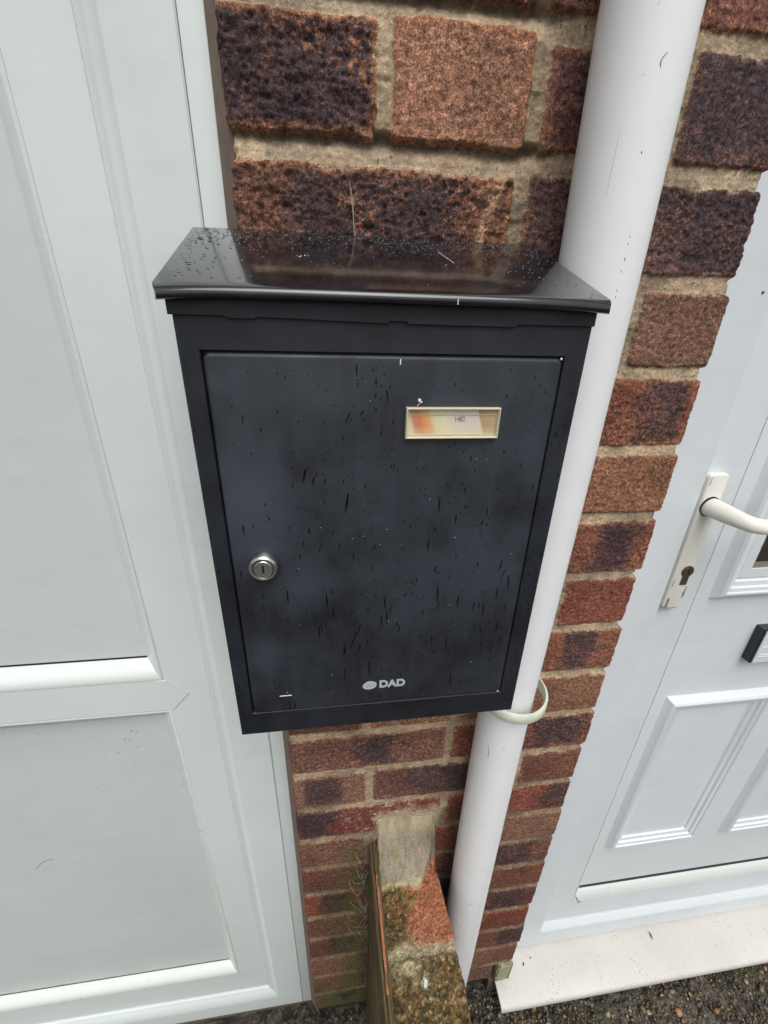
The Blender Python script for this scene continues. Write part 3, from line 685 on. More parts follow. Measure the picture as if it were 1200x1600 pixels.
# ------------------------------------------------------------------ downpipe
def pipe():
    t = thing('downpipe', 'white plastic downpipe running down the wall beside the mailbox', 'pipe', (.139, -.040, -.90))
    zc = [(2.6, .141), (1.2, .1410), (.66, .1400), (.54, .1415), (.35, .1405), (.10, .1370), (-.1, .1368), (-.29, .1376), (-.5, .1390), (-.90, .1400)]
    pts, z = [], 2.6
    zz = [a for a, b_ in zc][::-1]; xx = [b_ for a, b_ in zc][::-1]
    for z in np.arange(-.90, 2.6, .04): pts.append((float(np.interp(z, zz, xx)), -.0400, float(z)))
    bm = bmesh.new(); add_tube(bm, pts, .0291, 64); autosmooth(obj('pipe', bm, M_PIPE, t), 50)
    # bracket ring, loose round the pipe
    c = Vector((.1400, -.0440, .1040)); n = 72
    ri, ro, hh = .0362, .0388, .0070
    bm = bmesh.new(); rows = []
    pf = [(ri, -hh), (ro-.0012, -hh), (ro, -hh+.0015), (ro, hh-.0015), (ro-.0012, hh), (ri, hh)]
    for i in range(n):
        a = 2*math.pi*i/n; rows.append([bm.verts.new(c+Vector((r*math.cos(a), r*math.sin(a), z+math.sin(a)*.002))) for r, z in pf])
    for i in range(n):
        A, B = rows[i], rows[(i+1) % n]
        for k_ in range(6): bm.faces.new((A[k_], A[(k_+1) % 6], B[(k_+1) % 6], B[k_]))
    br = autosmooth(obj('bracket', bm, M_CLIP, t), 40)
    tag(br, 'loose greenish ring bracket round the pipe')
    bm = box(.1280, .1520, -.006, .002, .091, .117, bev=.0015); obj('bracket_foot', bm, M_CLIP, br)
    # scuffs
    MS = mat_plain('scuff_grime', (.27, .25, .22), .8, bs=0)
    def on(a, z, rr_=.0291):
        cx = float(np.interp(z, zz, xx)); return (cx+rr_*math.sin(a), -.0400-rr_*math.cos(a), z)
    def scuff(a0, z0, a1, z1, wd, cur=.0):
        bm = bmesh.new(); P = [on(a0+(a1-a0)*s/6+cur*math.sin(math.pi*s/6), z0+(z1-z0)*s/6) for s in range(7)]
        add_tube(bm, P, [wd*(.3+.7*math.sin(math.pi*(s+.5)/7.5)) for s in range(7)], 6); obj('scuff', bm, MS, t)
    scuff(-.66, .600, -.69, .565, .0001); scuff(-.05, .633, -.13, .6265, .0004, -.05); scuff(-.15, .588, -.14, .5865, .0004)
    scuff(-.85, .035, -.78, .015, .0004, .04); scuff(-.3, .040, -.24, .037, .0003, .04); scuff(-.42, -.312, -.15, -.306, .0002, -.04); scuff(-.5, -.37, -.46, -.371, .0004)
    for i in range(8):
        z = .50+random.random()*.045; a = -.03+random.random()*.05; scuff(a, z, a+.012, z-.0015, .00028)
pipe()

# ------------------------------------------------------------------ mailbox
def mailbox():
    t = thing('mailbox', 'black metal wall mailbox with wet sloping lid and keyed door', 'mailbox', (-.019, 0, .143))
    BX0, BX1, BZ0, BZ1, FY = -.1474, .1095, .1425, .4960, -.100
    dx0, dx1, dz0, dz1 = -.1338, .0930, .1700, .4682
    bm = bmesh.new()
    # shell: back, sides, bottom, top, and a front frame with the door opening
    g = .0016
    add_box(bm, BX0, BX1, FY+.004, -.002, BZ0, BZ1+.0, bev=.001)
    loops = [(0, 0, 0, FY+.005), (0, 0, 0, FY+.0012), (.0004, .0004, .0004, FY+.0004), (.0012, .0012, .0012, FY)]
    add_ring(bm, BX0, BX1, BZ0, BZ1-.002, loops)
    A = (BX0+.0012, BX1-.0012, BZ0+.0012, BZ1-.0032); D = (dx0-g, dx1+g, dz0-g, dz1+g)
    def quad(*p): bm.faces.new([bm.verts.new(q_) for q_ in p])
    quad((A[0], FY, A[2]), (A[1], FY, A[2]), (D[1], FY, D[2]), (D[0], FY, D[2])); quad((A[1], FY, A[2]), (A[1], FY, A[3]), (D[1], FY, D[3]), (D[1], FY, D[2]))
    quad((A[1], FY, A[3]), (A[0], FY, A[3]), (D[0], FY, D[3]), (D[1], FY, D[3])); quad((A[0], FY, A[3]), (A[0], FY, A[2]), (D[0], FY, D[2]), (D[0], FY, D[3]))
    add_ring(bm, D[0], D[1], D[2], D[3], [(0, 0, 0, FY), (.0005, .0005, .0005, FY+.0006), (.0005, .0005, .0005, FY+.0045)])
    autosmooth(obj('body', bm, M_BOX, t), 40)
    # door: pressed sheet with soft rounded edges
    bm = bmesh.new()
    add_box(bm, dx0, dx1, FY-.0012, FY+.0040, dz0, dz1)
    ed = [e for e in bm.edges if abs(e.verts[0].co.x-e.verts[1].co.x) < 1e-6 and abs(e.verts[0].co.z-e.verts[1].co.z) < 1e-6]
    bmesh.ops.bevel(bm, geom=ed, offset=.0045, segments=5, affect='EDGES', profile=.5)
    ff = [e for e in bm.edges if all(v.co.y < FY-.001 for v in e.verts) and len(e.link_faces) == 2 and e.calc_face_angle(0) > .5]
    bmesh.ops.bevel(bm, geom=ff, offset=.0022, segments=4, affect='EDGES', profile=.5)
    door = autosmooth(obj('door', bm, M_BOXDOOR, t), 50)
    # strip behind the lid edge, covering the letter slot
    bm = bmesh.new()
    add_prism(bm, [(-.1490, .4972), (-.1490, .4880), (-.1180, .4880), (-.1165, .4868), (-.1020, .4868), (-.1005, .4878), (-.0240, .4862), (-.0225, .4876), (-.0130, .4876), (-.0115, .4862), (.0560, .4862), (.0575, .4876), (.1092, .4878), (.1092, .4972)], 'y', FY-.0024, FY-.0002, bev=.0004)
    obj('slot_flap', bm, M_BOX, t)
    # lid
    bm = bmesh.new()
    bl, brr, fl, fr = -.1540, .1065, -.1535, .1148
    pf = [(0.0, .5468), (-.1045, .5052), (-.1075, .5036), (-.1096, .5020), (-.1106, .4998), (-.1103, .4978), (-.1088, .4968), (-.1068, .4970), (-.1060, .4985), (0.0, .5420)]
    n = 14; rows = []
    for i in range(n+1):
        u = i/n; row = []
        for (y, z) in pf:
            s = -y/.11
            xa = bl+(fl-bl)*s; xb = brr+(fr-brr)*s
            # rounded corner at the front
            lift = 0
            xe = 0
            if s > .93: xe = .0030*((s-.93)/.075)**2
            zz = z-(.0018*(abs(u-.5)*2)**6)*(0.4+.6*s)
            row.append(bm.verts.new((xa+xe+(xb-xa-2*xe)*(u if 0 < u < 1 else u), y-.0006*math.sin(math.pi*u)*s, zz)))
        rows.append(row)
    m_ = len(pf)
    for A_, B_ in zip(rows, rows[1:]):
        for k_ in range(m_): bm.faces.new((A_[k_], A_[(k_+1) % m_], B_[(k_+1) % m_], B_[k_]))
    bm.faces.new(rows[0]); bm.faces.new(rows[-1][::-1])
    autosmooth(obj('lid', bm, M_LID, t), 50)
    bm = bmesh.new(); rd = random.Random(21)
    for i in range(800):
        y = -.104+.100*rd.random()**.8 if rd.random() < .45 else -.045+.043*rd.random()**.6; x = rd.uniform(-.150, .104)
        r_ = rd.uniform(.0002, .00055)*(1.6 if rd.random() < .06 else 1); zc_ = .5052+(.5468-.5052)*(y+.1045)/.1045; n_ = 7; ex = rd.uniform(.9, 2.8); rows_ = []
        for (rr_, hh_) in ((1, -.0001), (.72, .00022), (.3, .00034)):
            rows_.append([bm.verts.new((x+r_*rr_*ex*math.cos(6.283*k/n_), y+r_*rr_*math.sin(6.283*k/n_)*.93, zc_+r_*rr_*math.sin(6.283*k/n_)*.37+hh_)) for k in range(n_)])
        for A_, B_ in zip(rows_, rows_[1:]):
            for k in range(n_): bm.faces.new((A_[k], A_[(k+1) % n_], B_[(k+1) % n_], B_[k]))
        bm.faces.new(rows_[-1])
    tag(obj('rain_drops', bm, M_DROP, t, True), 'small raindrops on the wet lid', kind='stuff')
    # specks on the lid
    def onlid(x, y, w_):
        bm = bmesh.new(); add_lathe(bm, (x, y, .5052+(.5468-.5052)*(y+.1045)/.1045), (0, -.37, .93), [(-.0003, w_), (.0003, w_*.7)], 6); obj('white_speck', bm, M_SCRATCH, t)
    for x, y in ((-.078, -.055), (-.0755, -.056), (-.073, -.0545), (-.0765, -.058), (-.071, -.055), (.0, -.098), (-.125, -.050), (.02, -.06), (-.02, -.03), (.052, -.045), (.06, -.07), (-.045, -.025)): onlid(x, y, random.choice((.0003, .0004, .0006)))
    obj('edge_chip', box(.0152, .0157, -.1112, -.1104, .4975, .5003), M_SCRATCH, t)
    bm = bmesh.new(); add_tube(bm, [(.020, -.035, .5335), (.024, -.047, .5284), (.0262, -.056, .5248)], .00014, 5); obj('scratch', bm, M_SCRATCH, t)
    # name plate
    nx0, nx1, nz0, nz1 = -.0106, .0536, .4164, .4370
    yb = FY-.0012
    M_CREAM = mat_plain('yellowed_clear_plastic', (.60, .56, .40), .3, var=.12, scale=200)
    bm = bmesh.new()
    add_ring(bm, nx0, nx1, nz0, nz1, [(0, 0, 0, yb+.0002), (0, 0, 0, yb-.0034), (.0004, .0004, .0004, yb-.0040), (.0009, .0009, .0009, yb-.0040), (.0014, .0014, .0014, yb-.0030), (.0018, .0018, .0018, yb-.0010)])
    npo = autosmooth(obj('name_plate', bm, M_CREAM, t), 30)
    mt, nt, b = new_mat('faded_name_card')
    tc = nt.nodes.new('ShaderNodeTexCoord'); sp = nt.nodes.new('ShaderNodeSeparateXYZ'); nt.links.new(tc.outputs['Object'], sp.inputs[0])
    def math_(op, a, b_):
        n_ = nt.nodes.new('ShaderNodeMath'); n_.operation = op
        for i_, v in enumerate((a, b_)):
            if isinstance(v, (int, float)): n_.inputs[i_].default_value = v
            else: nt.links.new(v, n_.inputs[i_])
        return n_.outputs[0]
    ln = math_('ADD', sp.outputs[0], math_('MULTIPLY', math_('SUBTRACT', sp.outputs[2], nz0), .33))
    ln = math_('ADD', ln, math_('MULTIPLY', math_('SUBTRACT', noise(nt, 350, 4), .5), .0016))
    u = math_('DIVIDE', math_('SUBTRACT', ln, nx0), nx1-nx0)
    c = ramp(nt, u, [(.0, (.66, .62, .42)), (.105, (.66, .58, .40)), (.145, (.50, .22, .16)), (.21, (.56, .21, .12)), (.24, (.70, .27, .09)), (.31, (.68, .38, .19)), (.36, (.66, .62, .42)), (.48, (.68, .66, .50)), (.56, (.64, .58, .54)), (.85, (.64, .57, .53)), (.87, (.42, .29, .15)), (1.0, (.45, .34, .2))])
    vz = math_('DIVIDE', math_('SUBTRACT', sp.outputs[2], nz0), nz1-nz0)
    c = mix(nt, ramp(nt, vz, [(.15, .45), (.4, 0.0)]), c, (.66, .55, .42))
    c = mix(nt, 1.0, c, (1.22, 1.20, 1.18), 'MULTIPLY')
    nt.links.new(c, b.inputs['Base Color']); b.inputs['Roughness'].default_value = .35
    bm = box(nx0+.0015, nx1-.0015, yb-.0012, yb+.0001, nz0+.0015, nz1-.0015); cardo = obj('name_card', bm, mt, npo)
    cardo.location = cardo.location
    bm = bmesh.new(); add_box(bm, nx0+.0016, nx1-.0016, yb-.0016, yb-.0013, nz1-.0052, nz1-.0046); add_box(bm, nx0+.0016, nx1-.0016, yb-.0022, yb-.0013, nz0+.0016, nz0+.0028, bev=.0003)
    obj('card_slot_edge', bm, M_CREAM, npo)
    # clear cover
    g, gt, gb = new_mat('clear_cover'); gt.nodes.remove(gb); out = [n_ for n_ in gt.nodes if n_.type == 'OUTPUT_MATERIAL'][0]
    tr = gt.nodes.new('ShaderNodeBsdfTransparent'); tr.inputs[0].default_value = (1, 1, .98, 1); gl = gt.nodes.new('ShaderNodeBsdfGlossy'); gl.inputs['Roughness'].default_value = .15
    mx = gt.nodes.new('ShaderNodeMixShader'); mx.inputs[0].default_value = .06
    gt.links.new(tr.outputs[0], mx.inputs[1]); gt.links.new(gl.outputs[0], mx.inputs[2]); gt.links.new(mx.outputs[0], out.inputs[0])
    bm = bmesh.new(); add_box(bm, nx0+.0012, nx1-.0012, yb-.0032, yb-.0027, nz0+.0012, nz1-.0012); obj('clear_cover', bm, g, npo)
    def text(s, name, x0, x1, z0, z1, y, mat, parent, bold=0):
        cu = bpy.data.curves.new('t', 'FONT'); cu.body = s; cu.extrude = .01; cu.offset = bold; cu.resolution_u = 6
        o = bpy.data.objects.new('t', cu); COL.objects.link(o); bpy.context.view_layer.update()
        dg = bpy.context.evaluated_depsgraph_get(); me = bpy.data.meshes.new_from_object(o.evaluated_get(dg))
        bpy.data.objects.remove(o); bpy.data.curves.remove(cu)
        vs = np.array([v.co for v in me.vertices]); a = vs.min(0); b_ = vs.max(0)
        for v in me.vertices:
            p = v.co; v.co = Vector((x0+(p.x-a[0])/(b_[0]-a[0])*(x1-x0), y+(.5-(p.z-a[2])/(b_[2]-a[2]))*.0003, z0+(p.y-a[1])/(b_[1]-a[1])*(z1-z0)))
        me.name = name
        return link(name, me, mat, parent)
    text('1482', 'number', .0232, .0300, .4278, .4312, yb-.0014, mat_plain('grey_ink', (.28, .26, .24), .6, bs=0), npo)
    yd = yb-.00012
    lg = text('DAD', 'lettering', -.0229, .0004, .1887, .1973, yd, M_MARK, door, .045)
    bm = bmesh.new(); ell = [(-.0316+.0063*math.cos(a*math.pi/18), .1925+.0047*math.sin(a*math.pi/18)+.0006*math.cos(a*math.pi/18)) for a in range(36)]
    add_prism(bm, ell, 'y', yd-.00015, yd+.0002); obj('emblem', bm, M_MARK, door)
    bm = bmesh.new()
    for k_, (x, z) in enumerate(((-.0350, .1925), (-.0332, .1932), (-.0318, .1926), (-.0300, .1930), (-.0284, .1934))):
        add_box(bm, x, x+.0011, yd-.00025, yd-.0001, z-.0010, z-.0007); add_box(bm, x, x+.0003, yd-.00025, yd-.0001, z-.001, z+.0009)
    obj('emblem_writing', bm, mat_plain('worn_print', (.22, .24, .24), .5, bs=0), door)
    # lock
    bm = bmesh.new(); add_lathe(bm, (-.1110, FY-.0011, .3225), (0, -1, 0), [(0, .0114), (.0012, .0116), (.0040, .0112), (.0066, .0104), (.0078, .0096), (.0083, .0088), (.0081, .0078), (.0068, .0072), (.0066, .0068)], 56)
    lk = autosmooth(obj('lock', bm, M_CHROME, t), 35)
    bm = bmesh.new(); add_lathe(bm, (-.1110, FY-.0079, .3225), (0, -1, 0), [(-.0004, .0066), (.0010, .0066), (.0014, .0062), (.0014, .0001)], 48)
    autosmooth(obj('lock_face', bm, M_CHROME, lk), 30)
    bm = bmesh.new(); add_box(bm, -.1119, -.1101, FY-.00945, FY-.0088, .3195, .3262, bev=.0003); obj('key_slot', bm, M_SLOT, lk)
    # chips and scratches
    def chip(x, y, z, r0_, r1_, n_=7):
        bm = bmesh.new(); add_lathe(bm, (x, y, z), (0, -1, 0), [(-.0002, r0_), (.0002, r1_)], n_); obj('paint_chip', bm, M_SCRATCH, door)
    obj('scratch', box(-.1102, -.1000, yd-.0002, yd+.0002, .1882, .1889), M_SCRATCH, door); obj('scratch', box(-.0157, -.0150, yd-.0002, yd+.0002, .4630, .4665), M_SCRATCH, door)
    chip(-.0017, yd, .4413, .0012, .0009); chip(-.0003, yd, .4402, .0007, .0005)
    bm = bmesh.new(); add_tube(bm, [(-.0010, yd, .4400), (-.0030, yd, .4375)], .00014, 5); obj('scratch', bm, M_SCRATCH, door)
    chip(.0920, FY-.0004, .4680, .0009, .0005); chip(.0905, FY-.0010, .1712, .0008, .0005)
    for i in range(34):
        r_ = random.choice((.00015, .0002, .00028)); chip(random.uniform(dx0+.006, dx1-.006), yd, random.uniform(dz0+.01, dz1-.008), r_, r_*.6, 5)
    # rain streaks and drops on the door and frame
    bm = bmesh.new()
    def streak(x, z, L, wd, ang, y=yd):
        n_ = 8; ca, sa = math.cos(ang), math.sin(ang); ring0 = []
        for k_ in range(n_):
            a = 2*math.pi*k_/n_; ux = wd*math.cos(a); uz = L*math.sin(a)
            if uz < 0: ux *= .55
            ring0.append((x+ux*ca-uz*sa, z+ux*sa+uz*ca))
        A_ = [bm.verts.new((p[0], y+.0001, p[1])) for p in ring0]; B_ = [bm.verts.new((x+(p[0]-x)*.6, y-.00025, z+(p[1]-z)*.75)) for p in ring0]
        bm.faces.new(B_)
        for k_ in range(n_): bm.faces.new((A_[k_], A_[(k_+1) % n_], B_[(k_+1) % n_], B_[k_]))
    # the larger ones where the photograph shows them (x, z in mm on the door)
    import itertools
    for (px, pz, L, wd, an) in STREAKS: streak(px, pz, L, wd, an)
    rs_ = random.Random(5)
    n_ = 0
    while n_ < 520:
        x = rs_.uniform(dx0+.004, dx1-.004); z = dz0+.006+(dz1-dz0-.012)*rs_.random()**1.15
        if x < -.09 and rs_.random() < .55: continue
        if (x+.111)**2+(z-.3225)**2 < .014**2: continue
        if nx0-.002 < x < nx1+.002 and nz0-.002 < z < nz1+.002: continue
        r_ = rs_.random()
        if r_ < .80: streak(x, z, rs_.uniform(.0003, .0008), rs_.uniform(.00025, .0006), rs_.uniform(-.5, .3))
        elif r_ < .95: streak(x, z, rs_.uniform(.001, .0026), rs_.uniform(.0003, .00055), rs_.gauss(-.12, .22))
        else: streak(x, z, rs_.uniform(.0026, .0048), rs_.uniform(.0003, .0005), rs_.gauss(-.08, .18))
        n_ += 1
    for i in range(60):
        x = rs_.choice((rs_.uniform(BX0+.002, dx0-.003), rs_.uniform(dx1+.003, BX1-.002))); streak(x, rs_.uniform(.15, .45), rs_.uniform(.0004, .002), .0004, rs_.gauss(-.1, .2), FY-.00012)
    o = obj('rain_streaks', bm, M_WET, door); tag(o, 'black rain streaks and droplets on the door', kind='stuff')
STREAKS = [(-0.0428, 0.4596, 0.004, 0.00056, 0.02), (-0.042, 0.4506, 0.0016, 0.00041, -0.0), (-0.0305, 0.4524, 0.0033, 0.00052, 0.0), (-0.0306, 0.4441, 0.0018, 0.00043, 0.02), (-0.0304, 0.4609, 0.0009, 0.00038, 0.02), (-0.0486, 0.4299, 0.0041, 0.00057, -0.42), (-0.0395, 0.4329, 0.0023, 0.00046, -0.66), (-0.0782, 0.391, 0.0058, 0.00067, -0.27), (-0.0726, 0.3868, 0.0038, 0.00055, -0.23), (-0.0648, 0.3866, 0.0031, 0.00051, -0.19), (-0.0497, 0.3698, 0.0084, 0.0007, -0.15), (-0.1043, 0.4221, 0.002, 0.00044, -0.09), (-0.0867, 0.4549, 0.0011, 0.00039, -0.07), (-0.0565, 0.4134, 0.0009, 0.00038, -0.5), (-0.0775, 0.3484, 0.0032, 0.00051, -0.05), (-0.1043, 0.3592, 0.0019, 0.00043, 0.15), (-0.123, 0.3512, 0.0028, 0.00049, -0.03), (-0.116, 0.354, 0.0016, 0.00041, 0.04), (-0.0367, 0.382, 0.0024, 0.00046, 0.08), (-0.0929, 0.4339, 0.0013, 0.0004, -0.16), (-0.1063, 0.37, 0.0018, 0.00043, -0.12), (-0.0786, 0.3911, 0.0059, 0.00067, -0.22), (-0.0501, 0.3695, 0.0081, 0.0007, -0.15), (0.0178, 0.3662, 0.007, 0.0007, 0.03), (0.0314, 0.3541, 0.0047, 0.0006, 0.02), (0.0118, 0.3327, 0.0067, 0.0007, -0.06), (0.0552, 0.3592, 0.004, 0.00056, 0.1), (-0.0703, 0.3335, 0.0029, 0.00049, -0.37), (-0.056, 0.3347, 0.0029, 0.0005, -0.43), (-0.0964, 0.2917, 0.0075, 0.0007, 0.03), (-0.0665, 0.2861, 0.0082, 0.0007, 0.05), (-0.0618, 0.2744, 0.0079, 0.0007, -0.14), (-0.0735, 0.256, 0.0066, 0.0007, -0.04), (-0.0203, 0.2809, 0.0063, 0.0007, 0.03), (-0.0183, 0.2663, 0.0082, 0.0007, 0.06), (-0.0227, 0.2634, 0.0066, 0.0007, 0.02), (-0.0409, 0.2575, 0.0058, 0.00067, -0.23), (-0.0457, 0.2452, 0.0105, 0.0007, -0.34), (-0.0345, 0.2412, 0.0038, 0.00055, -0.24), (-0.0535, 0.2357, 0.0069, 0.0007, -0.05), (-0.0406, 0.2362, 0.0059, 0.00067, -0.09), (-0.0322, 0.212, 0.0093, 0.0007, 0.07), (-0.0536, 0.2097, 0.0046, 0.0006, -0.01), (-0.0074, 0.2539, 0.005, 0.00062, -0.07), (0.0226, 0.2873, 0.0095, 0.0007, 0.05), (0.0189, 0.3109, 0.004, 0.00056, -0.12), (0.0406, 0.2785, 0.0067, 0.0007, -0.08), (0.0728, 0.3108, 0.0063, 0.0007, -0.11), (0.0818, 0.2946, 0.0079, 0.0007, 0.09), (0.0736, 0.2832, 0.0072, 0.0007, -0.03), (0.0548, 0.2715, 0.0058, 0.00067, -0.15), (0.0636, 0.2684, 0.0077, 0.0007, 0.04), (0.0786, 0.2488, 0.0073, 0.0007, -0.04), (0.0347, 0.2346, 0.0078, 0.0007, -0.0), (0.0215, 0.2399, 0.0048, 0.00061, 0.05), (0.0764, 0.3036, 0.0048, 0.00061, -0.54), (-0.0294, 0.3327, 0.003, 0.0005, -0.14), (-0.1024, 0.1752, 0.0049, 0.00061, -0.07), (-0.0979, 0.1756, 0.0039, 0.00056, -0.06), (0.0424, 0.1908, 0.0099, 0.0007, 0.06), (-0.0093, 0.2591, 0.0034, 0.00052, 0.16), (-0.0338, 0.2764, 0.0024, 0.00046, -0.26), (-0.0728, 0.3873, 0.0026, 0.00048, -0.17), (0.0534, 0.3131, 0.003, 0.0005, 0.08), (0.0596, 0.2729, 0.0025, 0.00047, 0.01), (0.058, 0.2511, 0.0026, 0.00048, 0.12), (0.0116, 0.2695, 0.0028, 0.00049, 0.16), (-0.0681, 0.2638, 0.0032, 0.00051, -0.03), (-0.0851, 0.3274, 0.0027, 0.00048, -0.14), (-0.1227, 0.3521, 0.0032, 0.00051, -0.04), (-0.1285, 0.3145, 0.0042, 0.00057, -0.08), (-0.1193, 0.3258, 0.0021, 0.00044, -0.21), (-0.1044, 0.3592, 0.0016, 0.00042, 0.12), (-0.0772, 0.3486, 0.0023, 0.00046, 0.0), (-0.0031, 0.3487, 0.002, 0.00044, -0.07), (0.0559, 0.2373, 0.0027, 0.00048, 0.01)]
mailbox()

# ------------------------------------------------------------------ ground
GZ = -.900
def ground():
    st = .0022
    xs_ = np.concatenate([np.arange(-1.3, -.26, .02), np.arange(-.26, 1.12, st), np.arange(1.12, 2.4, .02)])
    ys_ = np.concatenate([np.arange(-1.5, -.20, .02), np.arange(-.20, .07, st)])
    X, Y = np.meshgrid(xs_, ys_)
    a = fbm(X, Y, 60, 201, 4, .6); b_ = fbm(X, Y, 210, 202, 3, .6); c_ = fbm(X, Y, 14, 203, 3)
    Z = GZ+(a-.5)*.010+(b_-.5)*.005
    dk = np.array((.030, .026, .020)); gy = np.array((.085, .078, .064)); br = np.array((.16, .115, .06))
    k = sst(.40, .65, a)[..., None]; C = dk*(1-k)+gy*k
    k = sst(.60, .74, b_)[..., None]; C = C*(1-k)+br*k
    k = (sst(.5, .7, c_)*sst(.4, .6, a))[..., None]*.6; C = C*(1-k)+np.array((.045, .055, .02))*k
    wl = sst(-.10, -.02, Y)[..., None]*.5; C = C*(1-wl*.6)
    return grid_mesh('ground', X, Y, Z, np.clip(C, 0, 1))
M_SOIL = mat_tint('damp_gravelly_ground', .8, 1.0, 700, .8)
tag(link('ground', ground(), M_SOIL, None, True), kind='structure')
mt, nt, b = new_mat('street_surface'); f = noise(nt, 90, 6, .7)
nt.links.new(mix(nt, f, (.045, .043, .04), (.11, .105, .095)), b.inputs['Base Color']); b.inputs['Roughness'].default_value = .75
bm = bmesh.new(); r_ = 150
bm.faces.new([bm.verts.new(v) for v in ((-r_, -r_, GZ-.02), (r_, -r_, GZ-.02), (r_, r_, GZ-.02), (-r_, r_, GZ-.02))])
tag(obj('road', bm, mt), kind='structure')

def scatter_stones(name, n, area, rng, size, cols, seed):
    rs_ = np.random.RandomState(seed)
    t = bmesh.new(); bmesh.ops.create_icosphere(t, subdivisions=1, radius=1)
    V = np.array([v.co for v in t.verts]); F = np.array([[v.index for v in f.verts] for f in t.faces]); t.free()
    vs, fs, cs = [], [], []
    for i in range(n):
        x = rs_.uniform(area[0], area[1]); y = rs_.uniform(area[2], area[3]); r = rs_.uniform(*size)*(1 if rs_.rand() < .93 else 1.9)
        s = np.array((1, rs_.uniform(.6, 1), rs_.uniform(.35, .7)))*r
        a = rs_.uniform(0, 6.28); R = np.array(((math.cos(a), -math.sin(a), 0), (math.sin(a), math.cos(a), 0), (0, 0, 1)))
        P = (V*(1+(rs_.rand(len(V), 1)-.5)*.4)*s)@R.T+np.array((x, y, GZ+r*.15+rs_.uniform(-.001, .004)))
        fs.append(F+len(vs)*len(V)); vs.append(P); c = np.array(cols[rs_.randint(len(cols))])*rs_.uniform(.6, 1.3); cs.append(np.tile(c, (len(V), 1)))
    P = np.concatenate(vs); Fq = np.concatenate(fs); Cc = np.concatenate(cs)
    me = bpy.data.meshes.new(name); me.vertices.add(len(P)); me.vertices.foreach_set('co', P.ravel())
    me.loops.add(Fq.size); me.loops.foreach_set('vertex_index', Fq.ravel().astype(np.int32)); me.polygons.add(len(Fq)); me.polygons.foreach_set('loop_start', np.arange(0, Fq.size, 3, dtype=np.int32)); me.update(calc_edges=True)
    at = me.color_attributes.new('tint', 'FLOAT_COLOR', 'POINT'); at.data.foreach_set('color', np.concatenate([Cc, np.ones((len(Cc), 1))], 1).ravel())
    return me
me = scatter_stones('gravel', 9000, (-.25, 1.15, -.24, .01), None, (.0012, .0038), [(.10, .085, .06), (.17, .13, .08), (.07, .065, .055), (.26, .21, .13), (.05, .05, .045), (.13, .115, .09), (.20, .12, .06), (.11, .10, .085)], 3)
tag(link('gravel', me, mat_tint('gravel_stone', .75, .5, 900, .4), None, False), kind='stuff')
# a few larger pebbles that can be picked out in front of the sill
def pebble(x, y, r, col, label):
    bm = bmesh.new(); bmesh.ops.create_icosphere(bm, subdivisions=2, radius=1)
    k = random.random()*6
    for v in bm.verts:
        n_ = 1+.12*math.sin(v.co.x*4+k)+.1*math.sin(v.co.y*5+k*2); v.co = Vector((v.co.x*r*n_+x, v.co.y*r*.8*n_+y, v.co.z*r*.5+GZ+r*.35))
    tag(obj('pebble', bm, mat_plain('pebble_stone', col, .7, var=.3, scale=200), None, True), label, 'pebble', 'pebbles on the ground before the sill')
pebble(.675, -.080, .0085, (.36, .17, .08), 'largest orange pebble on the dark ground below the door sill')
pebble(.610, -.072, .0060, (.36, .27, .14), 'pale yellow pebble just left of the orange pebble below the sill')
pebble(.375, -.062, .0070, (.30, .25, .15), 'pale buff pebble near the left end of the sill')
pebble(.310, -.078, .0065, (.30, .20, .10), 'tan pebble nearest the low wall')
pebble(.560, -.105, .0060, (.30, .18, .09), 'brown pebble at the bottom edge below the sill')

# ------------------------------------------------------------------ small natural things
def strands(name, mat, lst, label, cat, wd=.00016, parent=None):
    bm = bmesh.new()
    for P in lst: add_tube(bm, P, wd, 5)
    return tag(obj(name, bm, mat, parent), label, cat)
L = []
rs2 = random.Random(9)
for i in range(15):
    x0 = -.018+rs2.uniform(-.006, .002); z0 = rs2.uniform(-.50, -.25); x1 = x0-rs2.uniform(.01, .04); z1 = z0+rs2.uniform(-.02, .03)
    P = []
    for s in range(7):
        u = s/6; P.append((x0+(x1-x0)*u, -.004-.014*math.sin(math.pi*u)-rs2.uniform(0, .002), z0+(z1-z0)*u+.008*math.sin(math.pi*u)*rs2.choice((-1, 1, 1))+rs2.uniform(-.001, .001)))
    L.append(P)
strands('cobweb', M_WEB, L, 'dusty cobweb strands in the corner of brickwork and timber board', 'cobweb', .00011)['kind'] = 'stuff'
L = [[(-.0412+.0012*k, -.005-.001*k, .578-.004*k), (-.0400+.0008*k, -.0085, .566), (-.0385, -.0075, .556-.002*k), (-.0368-.0005*k, -.0055, .545)] for k in range(3)]
strands('dry_straw', M_STRAW, L, 'dry straw stuck to the rough brick above the mailbox lid', 'straw', .00010)
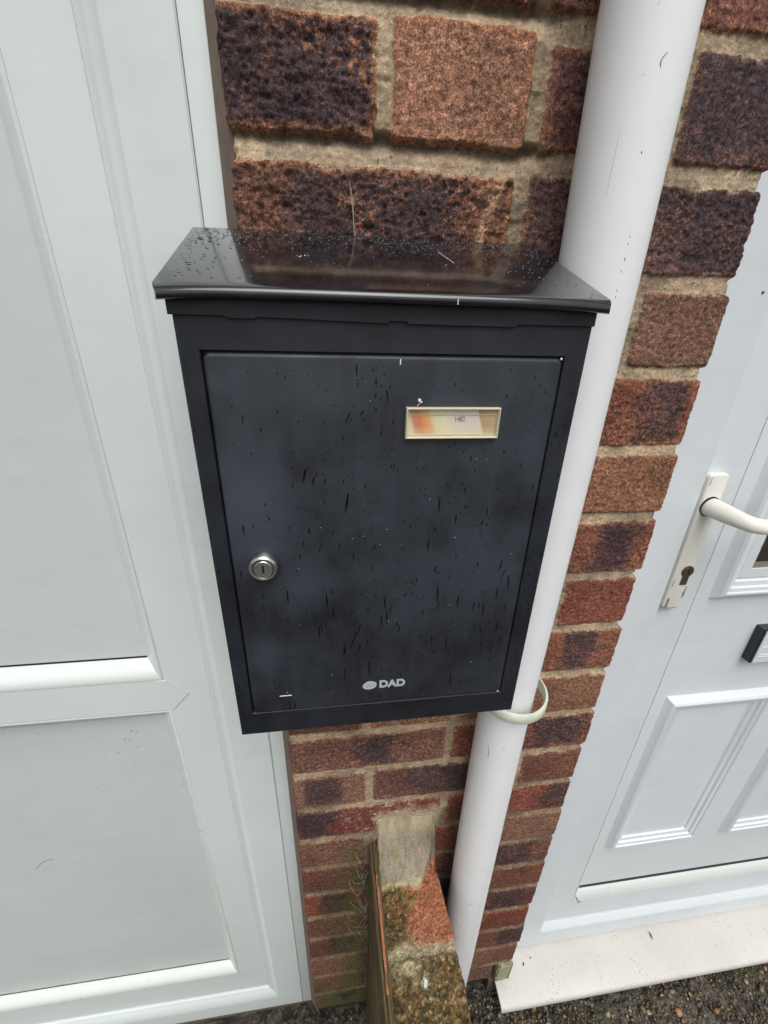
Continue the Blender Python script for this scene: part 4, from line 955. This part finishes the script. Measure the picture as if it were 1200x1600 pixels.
# dead leaf where the pipe, low wall and brickwork meet
bm = bmesh.new()
rs3 = random.Random(4)
for i in range(14):
    c = Vector((.176+rs3.uniform(-.008, .010), -.016+rs3.uniform(-.008, .008), -.735+rs3.uniform(-.018, .016)))
    n_ = 7; d = Vector((rs3.uniform(-1, 1), rs3.uniform(-1, .2), rs3.uniform(-1, 1))).normalized(); a_ = d.orthogonal().normalized(); b2 = d.cross(a_)
    r = rs3.uniform(.004, .008)
    A_ = [bm.verts.new(c+(a_*math.cos(6.283*k/n_)+b2*math.sin(6.283*k/n_)*.55)*r*rs3.uniform(.7, 1.2)+d*rs3.uniform(-.001, .001)) for k in range(n_)]
    B_ = [bm.verts.new(v.co+d*.0006) for v in A_]
    bm.faces.new(A_); bm.faces.new(B_[::-1])
    for k in range(n_): bm.faces.new((A_[k], A_[(k+1) % n_], B_[(k+1) % n_], B_[k]))
tag(obj('dead_leaf', bm, M_LEAF), 'crumpled brown dead leaf caught at the foot of the downpipe', 'leaf')
# bits of dirt on the door sill
def dirt(x, y, L_, w_, a, label):
    bm = bmesh.new(); z = -.842+(.0)+y*.11 if y < 0 else -.8418+y*.06
    add_tube(bm, [(x-L_*math.cos(a), y-L_*math.sin(a), z+.001), (x, y, z+.0022), (x+L_*math.cos(a), y+L_*math.sin(a), z+.0014)], [w_*.4, w_, w_*.3], 7)
    tag(obj('dirt_crumb', bm, M_LEAF, None, True), label, 'dirt', 'crumbs of dirt on the sill')
dirt(.345, .018, .0030, .0018, 1.2, 'larger dark crumb at the left end of the cream sill')
dirt(.366, .026, .0016, .0011, .4, 'small dark crumb at the left end of the cream sill')
dirt(.672, .028, .0070, .0018, 1.5, 'long dark crumb in the middle of the cream sill')
# twig on the bottom bead of the front door
bm = bmesh.new(); add_tube(bm, [(.4585, .0610, -.6760), (.4625, .0560, -.6820), (.4655, .0540, -.6870), (.4735, .0538, -.6920)], [.0004, .0009, .0007, .0004], 6); add_tube(bm, [(.4655, .0540, -.6870), (.4640, .0535, -.6925)], .0005, 5)
tag(obj('twig', bm, M_LEAF), 'small brown twig lying on the bottom bead of the front door', 'twig')
